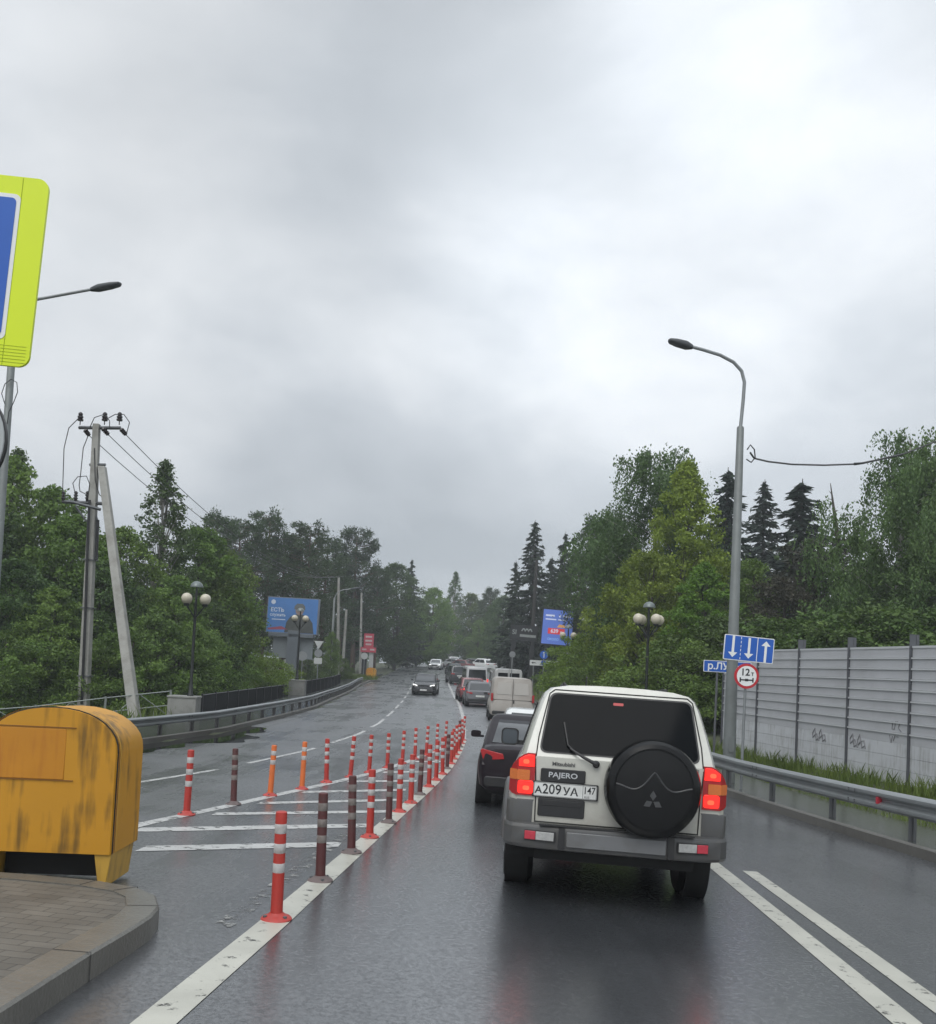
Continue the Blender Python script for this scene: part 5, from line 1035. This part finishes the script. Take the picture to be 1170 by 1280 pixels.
# ================================================================== TREES
leaf_mid = foliage('leaves_mid', (.052, .098, .019), (.155, .235, .048))
leaf_dark = foliage('leaves_dark', (.030, .060, .018), (.088, .145, .040), .22)
leaf_bright = foliage('leaves_bright', (.10, .155, .018), (.25, .325, .045), .32)
leaf_birch = foliage('leaves_birch', (.048, .088, .026), (.13, .19, .06), .28)
needle_s = foliage('needles_spruce', (.014, .027, .018), (.038, .058, .034), .08)
needle_p = foliage('needles_pine', (.022, .045, .016), (.062, .100, .034), .08)
def unit(n): 
    v = rng.normal(size=(n, 3)); return v / np.linalg.norm(v, axis=1)[:, None]
def leaf_mesh(name, P, size, m, A=None, asp=.55, sig=.25):
    n = len(P); A = unit(n) if A is None else A / np.linalg.norm(A, axis=1)[:, None]
    B = np.cross(A, unit(n)); B /= np.linalg.norm(B, axis=1)[:, None] + 1e-9
    s = (size * np.exp(rng.normal(0, sig, n)))[:, None]
    V = np.stack([P + A * s, P + B * s * asp, P - A * s, P - B * s * asp], 1).reshape(-1, 3)
    me = bpy.data.meshes.new(name); me.vertices.add(4 * n); me.vertices.foreach_set('co', V.ravel().astype(np.float32))
    me.loops.add(4 * n); me.loops.foreach_set('vertex_index', np.arange(4 * n, dtype=np.int32)); me.polygons.add(n)
    me.polygons.foreach_set('loop_start', np.arange(0, 4 * n, 4, dtype=np.int32)); me.update(calc_edges=True); me.validate()
    me.materials.append(m); return me
def trunk_mesh(name, segs, m, n=7):
    b = MB()
    for pts, rs in segs: b.tube(pts, rs, n)
    me = bpy.data.meshes.new(name); me.from_pydata(b.v, [], b.f); me.materials.append(m); me.shade_smooth(); return me
PROTO = {}
def proto(key, crown, trunk): PROTO[key] = (crown, trunk)
def broadleaf(key, m, bark, h=10., rad=2.6, base=.18, ncl=110, per=230, size=.115, peak=.45, top=.12, clr=.75, lean=0., bushy=1.0, asp=.6):
    C, Rr, segs = [], [], []
    tp = [Vector((lean * t * t + .25 * math.sin(3 * t + h), .2 * math.sin(4 * t), h * .93 * t)) for t in np.linspace(0, 1, 9)]
    segs.append((tp, [.16 * (1 - .88 * t) + .012 for t in np.linspace(0, 1, 9)]))
    for i in range(ncl):
        v = base + (1 - base) * ((i + rng.uniform()) / ncl); t = (v - base) / (1 - base)
        env = rad * (math.sin(math.pi * min(1, (t / peak)) / 2) ** .7 if t < peak else (top + (1 - top) * math.cos(math.pi * (t - peak) / (1 - peak) / 2) ** .85))
        env *= 1 + .22 * math.sin(5.1 * i * .61 + h)
        a = rng.uniform(0, 2 * math.pi); r = env * math.sqrt(rng.uniform(.12, 1)); c = Vector((r * math.cos(a) + lean * v * v, r * math.sin(a), h * v))
        C.append(c); Rr.append(clr * (.65 + .6 * rng.uniform()) * (1 - .45 * t))
        if i % 3 == 0: 
            s0 = Vector((lean * (v * .8) ** 2, 0, h * max(.05, v - .14 - .1 * r / rad))); segs.append(([s0, s0.lerp(c, .5) + Vector((0, 0, .15)), c], [.05 * (1 - v) + .015, .03 * (1 - v) + .01, .006]))
    P, A = [], []
    for c, r in zip(C, Rr):
        k = int(per * (r / clr) ** 1.3); d = unit(k); rad_ = r * rng.uniform(.15, 1, k) ** .5
        rad_ = rad_ * np.exp(rng.normal(0, .22, k)); q = np.array(c) + d * rad_[:, None] * np.array([1, 1, .78]); P.append(q)
        A.append(unit(k) * .8 + d * .5 + np.array([0, 0, -.35]))
    proto(key, leaf_mesh('crown', np.concatenate(P), size, m, np.concatenate(A), asp), trunk_mesh('trunk', segs, bark))
def weeping(key, m, h=11., rad=2.6, nst=420, size=.10, base=.2, spread=1.):
    segs = []; tp = [Vector((.3 * math.sin(2.5 * t), .2 * math.sin(3 * t + 1), h * .88 * t)) for t in np.linspace(0, 1, 10)]; segs.append((tp, [.15 * (1 - .9 * t) + .01 for t in np.linspace(0, 1, 10)]))
    P, A = [], []
    nb_ = 64
    for i in range(nb_):
        v = base + (.98 - base) * (i + rng.uniform()) / nb_; t = (v - base) / (1 - base); L_ = rad * (.30 + .7 * math.sin(math.pi * min(1, .25 + .75 * t * .95)) ** .8) * rng.uniform(.55, 1.15) * (1 - .45 * t ** 3); a = rng.uniform(0, 6.283)
        s0 = Vector((.3 * math.sin(2.5 * v), .2 * math.sin(3 * v + 1), h * v * .88)); d = Vector((math.cos(a), math.sin(a), 0)); e_ = s0 + d * L_ + Vector((0, 0, L_ * (.75 - .25 * t))); mid = s0.lerp(e_, .55) + Vector((0, 0, .2)); segs.append(([s0, mid, e_], [.02 * (1 - v) + .006, .008, .002]))
        for j in range(max(3, int(nst / nb_ * (L_ / rad + .25)))):
            u = rng.uniform(.25, 1.08); o = s0.lerp(mid, min(1, u / .55)) if u < .55 else mid.lerp(e_, (u - .55) / .45); o = o + Vector(rng.normal(0, .14, 3)); ln = rng.uniform(.3, 1.9) * spread * (1 - .35 * t); n_ = int(ln / .042)
            tt = np.linspace(0, 1, n_); out = np.array([d.x, d.y]) * rng.uniform(0, .35)
            q = np.stack([o.x + out[0] * tt ** .6 + rng.normal(0, .05, n_), o.y + out[1] * tt ** .6 + rng.normal(0, .05, n_), o.z - ln * tt ** 1.25 + rng.normal(0, .04, n_)], 1); P.append(q); A.append(unit(n_) * .7 + np.array([0, 0, -1]))
    proto(key, leaf_mesh('crown', np.concatenate(P), size * .8, m, np.concatenate(A), .5), trunk_mesh('trunk', segs, bark_w))
def spruce(key, m, h=12., rad=2.2, base=.06, nw=34, dens=26, size=.20, ragged=.25, droop=.42):
    segs = [([Vector((0, 0, h * t)) for t in (0, .5, 1)], [.17, .09, .012])]; P, A = [], []
    for i in range(nw):
        v = base + (1 - base) * (i / nw) ** .92; t = (v - base) / (1 - base); Lm = rad * (1 - t) ** .8 * (.35 + .65 * min(1, t / .12)) + .10
        for k in range(int(7 + 3 * (1 - t))):
            a = rng.uniform(0, 6.283); L_ = Lm * rng.uniform(1 - ragged * 1.6, 1.08); d = np.array([math.cos(a), math.sin(a), 0]); z0 = h * v + rng.normal(0, .07)
            n_ = max(4, int(dens * L_ / rad * 1.5)); u = rng.uniform(.08, 1, n_)
            zz_ = z0 - droop * L_ * u ** 1.1 + .22 * L_ * u ** 3; side = rng.normal(0, .10 * L_, n_) * (1.15 - u)
            q = np.stack([d[0] * u * L_ - d[1] * side, d[1] * u * L_ + d[0] * side, zz_ - np.abs(rng.normal(0, .09, n_))], 1); P.append(q)
            A.append(np.tile(d * .9 + np.array([0, 0, -.55]), (n_, 1)) + rng.normal(0, .35, (n_, 3)))
            if k % 2 == 0: segs.append(([Vector((0, 0, z0)), Vector((d[0] * L_ * .6, d[1] * L_ * .6, z0 - droop * L_ * .5))], [.022, .006]))
    proto(key, leaf_mesh('crown', np.concatenate(P), size, m, np.concatenate(A), .32), trunk_mesh('trunk', segs, wood_d, 5))
def pine(key, m, h=12., rad=2.2, base=.42, ncl=34, per=190, size=.13, bark=None, flat=.5):
    segs = [([Vector((.25 * math.sin(2 * t), .15 * math.sin(3 * t), h * .95 * t)) for t in np.linspace(0, 1, 8)], [.19 * (1 - .8 * t) + .01 for t in np.linspace(0, 1, 8)])]; P, A = [], []
    for i in range(ncl):
        v = base + (1 - base) * ((i + rng.uniform()) / ncl) ** .8; t = (v - base) / (1 - base); env = rad * (.45 + .75 * math.sin(math.pi * (.2 + .72 * t))) * (1 - .25 * t); a = rng.uniform(0, 6.283); r = env * rng.uniform(.25, 1.05)
        c = np.array([r * math.cos(a), r * math.sin(a), h * v]); s0 = Vector((0, 0, h * v - .25 * r)); segs.append(([s0, s0.lerp(Vector(c), .6), Vector(c)], [.05 * (1 - v) + .02, .025, .008]))
        rc = rng.uniform(.32, .78) * (1 - .35 * t) * rad / 2.2; k = int(per * (rc / .6) ** 1.4); d = unit(k); q = c + d * (rc * rng.uniform(.1, 1, k) ** .5 * np.exp(rng.normal(0, .22, k)))[:, None] * np.array([1, 1, flat]); P.append(q); A.append(d + np.array([0, 0, .35]) + rng.normal(0, .4, (k, 3)))
    proto(key, leaf_mesh('crown', np.concatenate(P), size, m, np.concatenate(A), .38), trunk_mesh('trunk', segs, bark or bark_o, 6))
broadleaf('leafy', leaf_mid, wood_d, 10, 2.9, .08, 210, 250, .072, .42, .10, .72)
broadleaf('leafy2', leaf_mid, wood_d, 10, 2.5, .08, 200, 250, .070, .5, .12, .68, .5)
broadleaf('leafy_dark', leaf_dark, wood_d, 10, 2.8, .08, 200, 250, .074, .45, .12, .72)
broadleaf('bright', leaf_bright, wood_d, 11, 2.2, .05, 260, 210, .068, .36, .04, .56)
broadleaf('bright_wide', leaf_bright, wood_d, 8, 2.9, .05, 210, 220, .066, .42, .2, .62)
broadleaf('slender', leaf_birch, bark_w, 12, 1.5, .06, 330, 70, .062, .28, .015, .40)
broadleaf('bush', leaf_mid, wood_d, 5, 2.7, .03, 150, 230, .060, .45, .3, .62)
broadleaf('bush_bright', leaf_bright, wood_d, 5, 2.7, .03, 150, 230, .060, .45, .3, .60)
weeping('birch', leaf_birch, 11, 2.5, 3000, .062)
weeping('birch2', leaf_birch, 11, 2.9, 3000, .062, .12, 1.15)
spruce('spruce', needle_s, 13, 2.5, .03, 44, 50, .15, .3)
spruce('spruce2', needle_s, 12, 2.3, .05, 38, 50, .16, .42, .36)
pine('pine', needle_p, 13, 2.2, .34, 110, 240, .085, None, .9)
pine('pine2', needle_p, 12, 2.3, .18, 130, 230, .085, None, .95)
pine('pine_brown', foliage('needles_brown', (.024, .027, .017), (.075, .072, .048), .1), 9, 2.7, .08, 120, 230, .085, wood_d, .6)
PH = {}
for k_, (cr_m, _t) in PROTO.items():
    co = np.empty(len(cr_m.vertices) * 3, np.float32); cr_m.vertices.foreach_get('co', co); PH[k_] = float(np.percentile(co[2::3], 99.9))
KIND = {'leafy': 'broadleaf_tree', 'leafy2': 'broadleaf_tree', 'leafy_dark': 'broadleaf_tree', 'bright': 'broadleaf_tree', 'bright_wide': 'broadleaf_tree', 'slender': 'birch_tree', 'birch': 'birch_tree', 'birch2': 'birch_tree', 'bush': 'shrub', 'bush_bright': 'shrub', 'spruce': 'spruce_tree', 'spruce2': 'spruce_tree', 'pine': 'pine_tree', 'pine2': 'pine_tree', 'pine_brown': 'pine_tree'}
def tree(kind, px, pyt, d, label, group=None, wide=1., tint=None):
    tp = far(px, pyt, d); z0 = T(tp.x, d) - .15; s = (tp.z - z0) / PH[kind]
    o = empty(KIND[kind], (tp.x, d, z0), label, 'shrub' if 'bush' in kind else 'tree', group, rng.uniform(0, 6.28)); o.scale = (s * wide, s * wide, s)
    cr, tr = PROTO[kind]; tint = tint or [rng.uniform(.80, 1.15)] * 3; tint = [c * rng.uniform(.94, 1.06) for c in tint]
    for nm, me in (('crown', cr), ('trunk', tr)):
        q = bpy.data.objects.new(nm, me); COL.objects.link(q); q.parent = o; q.color = (*tint, 1) if nm == 'crown' else (1, 1, 1, 1)
    return o
LG, RG = 'trees in the wood on the left', 'trees in the wood on the right'
# left wood, front row
tree('leafy', 12, 572, 47, 'tall green tree at the left edge behind the road lamp', LG, .95)
tree('slender', 24, 562, 50, 'pointed birch rising at the left edge of the wood', LG, 1.1)
tree('leafy2', 58, 608, 46, 'bushy green tree left of the two-legged power pole', LG, 1.05)
tree('leafy', 92, 645, 44, 'rounded green tree directly behind the power pole mast', LG, 1.1)
tree('leafy_dark', -40, 600, 44, 'dark bushy tree cut by the left edge', LG, 1.2)
tree('slender', 208, 577, 49, 'tall pointed young birch right of the power pole', LG, 1.25)
tree('leafy2', 160, 662, 46, 'green tree between the power pole brace and the pointed birch', LG, 1.1)
tree('leafy_dark', 128, 700, 43, 'low dark tree behind the feet of the power pole', LG, 1.2)
tree('leafy', 252, 660, 52, 'broad green tree over the left globe lamp', LG, 1.15)
tree('leafy2', 278, 690, 53, 'broad green tree left of the blue billboard', LG, 1.1)
tree('leafy', 222, 720, 44, 'green tree low behind the left globe lamp', LG, 1.2)
tree('leafy_dark', 262, 752, 49, 'dark low tree behind the black bridge fence', LG, 1.3)
tree('leafy', 294, 752, 58, 'light green tree touching the left edge of the billboard', LG, .75)
tree('leafy_dark', 20, 700, 40, 'dark low tree over the grey railing at far left', LG, 1.3)
tree('leafy', 70, 735, 39.5, 'low green tree over the grey railing beside the power pole', LG, 1.2)
for px_, pt, d, nm in ((188, 768, 41, 'green shrub behind the left concrete pedestal'), (226, 790, 43, 'green shrub behind the near end of the black fence'), (268, 800, 49, 'green shrub behind the middle of the black fence'), (160, 790, 39, 'green shrub between the power pole brace and the pedestal'), (100, 800, 38.5, 'green shrub at the foot of the power pole'), (45, 800, 37.5, 'green shrub behind the grey railing'), (0, 790, 37, 'green shrub at the left end of the grey railing')):
    tree('bush', px_, pt, d, nm, 'shrubs behind the left fences', 1.15)
tree('bush_bright', 306, 803, 56, 'bright yellow-green shrub before the billboard pillar', 'shrubs behind the left fences', 1.3, (.8, .9, .9))
tree('bush_bright', 334, 822, 64, 'small bright shrub beside the mid globe lamp', 'shrubs behind the left fences', 1.6, (.8, .9, .9))
for px_, pt, d, k, nm in ((272, 640, 78, 'pine', 'pine left of the tall pair of pines, behind the broad green trees'), (303, 650, 88, 'pine2', 'dense dark pine behind the broad tree left of the billboard'), (335, 638, 90, 'pine', 'tallest dark pine above the blue billboard'), (362, 668, 92, 'pine2', 'flat-topped pine above the right half of the billboard'), (385, 652, 90, 'pine', 'tall pine just right of the billboard'), (408, 672, 102, 'pine2', 'pine over the far power pole'), (430, 690, 116, 'pine', 'pine behind the first far road lamp'), (450, 660, 116, 'pine2', 'tall dark pine over the red sign column'), (474, 708, 118, 'pine', 'pine right of the tall dark pine, left of the road crest')):
    tree(k, px_, pt, d, nm, LG, 1.1)
tree('leafy', 415, 790, 86, 'green bush-like tree below the far power pole', LG, .7); tree('leafy_dark', 438, 760, 120, 'dark tree behind the leaning concrete pole', LG)
tree('bush', 388, 815, 84, 'shrub beside the give way sign', 'shrubs behind the left fences', 1.2); tree('bush', 425, 822, 92, 'shrub below the first far road lamp', 'shrubs behind the left fences', 1.2)
for px_, pt, d, k, nm in ((497, 705, 128, 'leafy_dark', 'dark tree left of the road crest'), (515, 702, 140, 'spruce2', 'slim spruce over the crest on the left'), (543, 735, 150, 'leafy', 'light green tree over the white oncoming car'), (570, 715, 175, 'slender', 'pointed pale tree in the gap of the road'), (592, 742, 180, 'leafy2', 'rounded tree in the gap of the road'), (555, 752, 185, 'leafy', 'pale tree behind the oncoming cars'), (612, 735, 170, 'pine2', 'dark tree left of the tall spruce'), (630, 745, 150, 'leafy_dark', 'dark tree over the far jam of cars'), (525, 755, 150, 'leafy2', 'green tree at the left of the crest'), (600, 775, 165, 'leafy', 'low green tree above the far jam')):
    tree(k, px_, pt, d, nm, 'trees beyond the crest', 1.1)
# right wood
tree('spruce', 669, 655, 98, 'tall grey-green spruce behind the blue advertising screen', RG, 1.25, (1.15, 1.15, 1.2))
tree('spruce2', 645, 705, 100, 'shorter spruce left of the tall grey-green spruce', RG, 1.2)
tree('spruce2', 707, 670, 95, 'narrow spruce right of the blue screen top', RG, 1.15)
tree('pine2', 724, 690, 88, 'dark pine between the two spruces and the weeping birch', RG, 1.1)
tree('pine', 750, 646, 84, 'dark open pine left of the weeping birch', RG, 1.1)
tree('spruce2', 690, 700, 104, 'dark spruce directly above the blue screen', RG, 1.4)
tree('pine2', 775, 700, 78, 'dark pine under the weeping birch', RG, 1.1)
tree('birch', 816, 564, 52, 'tall weeping birch with hanging twigs right of the pines', RG, 1.25, (.75, .85, .9))
tree('bright', 858, 578, 47, 'tall bright yellow-green tree behind the right globe lamp', RG, .95, (.95, .95, .9))
tree('bright_wide', 812, 690, 44, 'wide bright green tree left of the tall bright tree', RG, .95, (.85, .9, .9))
tree('bright_wide', 766, 735, 56, 'bright green tree right of the blue screen', RG, .85)
tree('bright', 880, 705, 41, 'bright green tree behind the river sign', RG, 1.3, (.6, .75, .8))
tree('bush_bright', 735, 790, 56, 'bright shrub behind the roof of the white off-road car', RG, 1.2, (.8, .9, .9))
tree('bush', 775, 800, 46, 'green shrub left of the right globe lamp', RG, 1.3); tree('bush', 850, 800, 37, 'green shrub behind the river sign post', RG, 1.4); tree('bush', 715, 822, 66, 'low green shrub under the far globe lamp', RG, 1.5); tree('bush', 825, 825, 38, 'low green shrub behind the white off-road car', RG, 1.4)
tree('spruce2', 910, 593, 66, 'dark spruce behind the tall road lamp', RG, 1.55, (.9, .95, 1)); tree('spruce', 956, 606, 72, 'narrow dark spruce right of the tall road lamp', RG, 1.4, (.9, .95, 1))
tree('spruce2', 1003, 607, 62, 'broad-topped dark spruce over the noise barrier', RG, 2.0, (.9, .95, 1))
tree('leafy', 940, 700, 46, 'green tree over the lane sign', RG, 1.0); tree('pine_brown', 1030, 672, 45, 'brownish dark pine over the middle of the noise barrier', RG, 1.1); tree('pine_brown', 985, 720, 43, 'low brownish pine left of the bigger brown pine', RG, 1.0)
tree('birch2', 1138, 542, 40, 'birch with hanging twigs over the right end of the noise barrier', RG, .98, (1.0, 1.05, 1)); tree('birch', 1180, 570, 42, 'birch cut by the right edge of the view', RG, 1.3, (1.05, 1.05, 1)); tree('leafy', 1090, 700, 44, 'green tree between the brown pine and the birch', RG, 1.0)
tree('leafy_dark', 1150, 690, 38, 'dark green tree under the right hand birches', RG, 1.2)
for px_, pt, d, nm in ((930, 770, 38, 'shrub above the left end of the noise barrier'), (985, 775, 37, 'shrub behind the second bay of the noise barrier'), (1035, 765, 36, 'shrub behind the middle bays of the noise barrier'), (1090, 760, 35, 'shrub behind the right bays of the noise barrier'), (1150, 762, 34, 'shrub at the right edge behind the noise barrier')):
    tree('bush', px_, pt, d, nm, 'shrubs behind the noise barrier', 1.5, (.62, .66, .7))
tree('bright', 955, 740, 48, 'yellow-green tree right of the tall road lamp', RG, 1.0, (.7, .8, .8))
sp = far(1046, 680, 58); st_ = far(1038, 604, 58); zb_ = T(sp.x, 58)
b = MB(); b.tube([(sp.x + .2, 58, zb_), (sp.x + .1, 58, sp.z), sp.lerp(st_, .5) + Vector((.05, 0, 0)), st_], [.22, .17, .10, .02], 7)
sn = empty('dead_tree', (sp.x, 58, zb_), 'bare dead snag leaning left above the brown pine', 'tree'); me_o = b.build('trunk', wood_d, sn); me_o.matrix_parent_inverse = Matrix.Translation((-sp.x, -58, -zb_))
b = MB()
for k in range(9): t = .1 + k * .09; c = sp.lerp(st_, t); b.tube([c, c + Vector((rng.uniform(-.55, .55), rng.uniform(-.3, .3), rng.uniform(-.1, .4)))], [.03, .008], 5)
q = b.build('stub', wood_d, sn); q.matrix_parent_inverse = Matrix.Translation((-sp.x, -58, -zb_))
# the far wood that reads as one mass
P, A, P2, A2 = [], [], [], []
P3, A3 = [], []
def blob(x, y, h, r, needle, n_=900, near=False):
    z0 = T(x, y); t = rng.uniform(.05, 1, n_)
    env = r * ((1 - t) ** .75 + .05 if needle else np.sin(np.pi * np.clip(t, .02, .98) ** .8) ** .6); a = rng.uniform(0, 6.283, n_); rr2 = env * np.sqrt(rng.uniform(.25, 1, n_)) * (1 + .25 * np.sin(7 * a + 9 * t))
    q = np.stack([x + rr2 * np.cos(a), y + rr2 * np.sin(a), z0 + h * t], 1); (P3 if near else P2 if needle else P).append(q); (A3 if near else A2 if needle else A).append(unit(n_) + np.array([0, 0, -.5 if needle else .1]))
for i in range(70): y = rng.uniform(62, 200); blob(rng.uniform(-95, -22) - .10 * y, y, rng.uniform(9, 15), rng.uniform(2.2, 3.6), rng.uniform() < .5)
for i in range(60): y = rng.uniform(60, 190); blob(rng.uniform(15, 80) + .10 * y, y, rng.uniform(8, 13), rng.uniform(2.2, 3.4), rng.uniform() < .6)
for i in range(70): y = rng.uniform(195, 270); blob(rng.uniform(-70, 70), y, rng.uniform(9, 15), rng.uniform(2.4, 4), rng.uniform() < .45)
for i in range(24): y = rng.uniform(28, 60); blob(rng.uniform(17, 34), y, rng.uniform(5, 8), rng.uniform(2, 3), False, 4200, True)
for i in range(24): y = rng.uniform(34, 60); blob(rng.uniform(-48, -24), y, rng.uniform(6, 9), rng.uniform(2.2, 3.2), False, 4200, True)
for nm, pp2, aa2, mm, sz_ in (('far_wood', P, A, leaf_dark, .30), ('far_conifer_wood', P2, A2, needle_s, .30), ('undergrowth', P3, A3, leaf_dark, .10)):
    me = leaf_mesh(nm, np.concatenate(pp2), sz_, mm, np.concatenate(aa2), .55, .3); o = bpy.data.objects.new(nm, me); COL.objects.link(o); tag(o, kind='stuff')

# ================================================================== GRASS
grass_m = foliage('grass_blades', (.075, .120, .022), (.18, .235, .06), .3)
def grass(name, P, hmin, hmax, wd=.012):
    n_ = len(P); h_ = rng.uniform(hmin, hmax, n_)[:, None]; a = rng.uniform(0, 6.283, n_); side = np.stack([np.cos(a), np.sin(a), 0 * a], 1) * wd; bend = np.stack([np.cos(a * 3), np.sin(a * 3), 0 * a], 1) * h_ * rng.uniform(.1, .55, n_)[:, None]
    up = np.array([0, 0, 1.]) * h_
    V = np.stack([P - side, P + side, P + side * .6 + up * .6 + bend * .4, P + up + bend, P - side * .6 + up * .6 + bend * .4], 1).reshape(-1, 3)
    me = bpy.data.meshes.new(name); me.vertices.add(5 * n_); me.vertices.foreach_set('co', V.ravel().astype(np.float32)); me.loops.add(5 * n_); me.loops.foreach_set('vertex_index', np.arange(5 * n_, dtype=np.int32))
    me.polygons.add(n_); me.polygons.foreach_set('loop_start', np.arange(0, 5 * n_, 5, dtype=np.int32)); me.update(calc_edges=True); me.validate(); me.materials.append(grass_m)
    o = bpy.data.objects.new(name, me); COL.objects.link(o); return tag(o, kind='stuff')
def strip(n_, y0, y1, fa, fb, p=1.):
    y = rng.uniform(y0, y1, n_); y = y[(np.sin(y * 2.1) + np.sin(y * 5.3 + 1) * .6 + rng.normal(0, .9, n_)) > -.8]; n_ = len(y); u = rng.uniform(0, 1, n_) ** p; out = []
    for yy_, uu in zip(y, u): x = fa(yy_) + (fb(yy_) - fa(yy_)) * uu; out.append((x, yy_, T(x, yy_) - .02))
    return np.array(out)
grass('grass', strip(42000, 8, 40, lambda y: XR(y) + 1.70, lambda y: max(12.1 - .127 * y, XR(y) + 2.4)), .04, .15, .008)
grass('grass', strip(4200, 10, 36, lambda y: 11.2 - .127 * y, lambda y: 12.05 - .127 * y), .15, .45, .012)
grass('grass', strip(9000, 40, 120, lambda y: XR(y) + .7, lambda y: XR(y) + 12), .25, .6, .05)
grass('grass', strip(9000, 24, 110, lambda y: XL(y) - 9, lambda y: XL(y) - 3.6), .25, .8, .03)
grass('grass', np.array([(ISL2[0] + 2.0 * math.sqrt(u) * math.cos(a), ISL2[1] + 2.2 * math.sqrt(u) * math.sin(a), G(ISL2[0], ISL2[1]) + .12) for u, a in rng.uniform(0, 1, (1500, 2)) * [1, 6.283]]), .15, .6, .03)

# ================================================================== HAZE of the wet air
hm = bpy.data.materials.new('wet_air'); hm.use_nodes = True; hn = hm.node_tree; hn.nodes.remove(hn.nodes['Principled BSDF'])
pv = hn.nodes.new('ShaderNodeVolumePrincipled'); pv.inputs['Color'].default_value = (.80, .84, .88, 1); pv.inputs['Density'].default_value = .0010; pv.inputs['Anisotropy'].default_value = 0
hn.links.new(pv.outputs[0], hn.nodes['Material Output'].inputs['Volume'])
b = MB(); b.box((0, 570, 18), (1020, 1290, 46)); tag(b.build('haze', hm, smooth=False), kind='stuff')
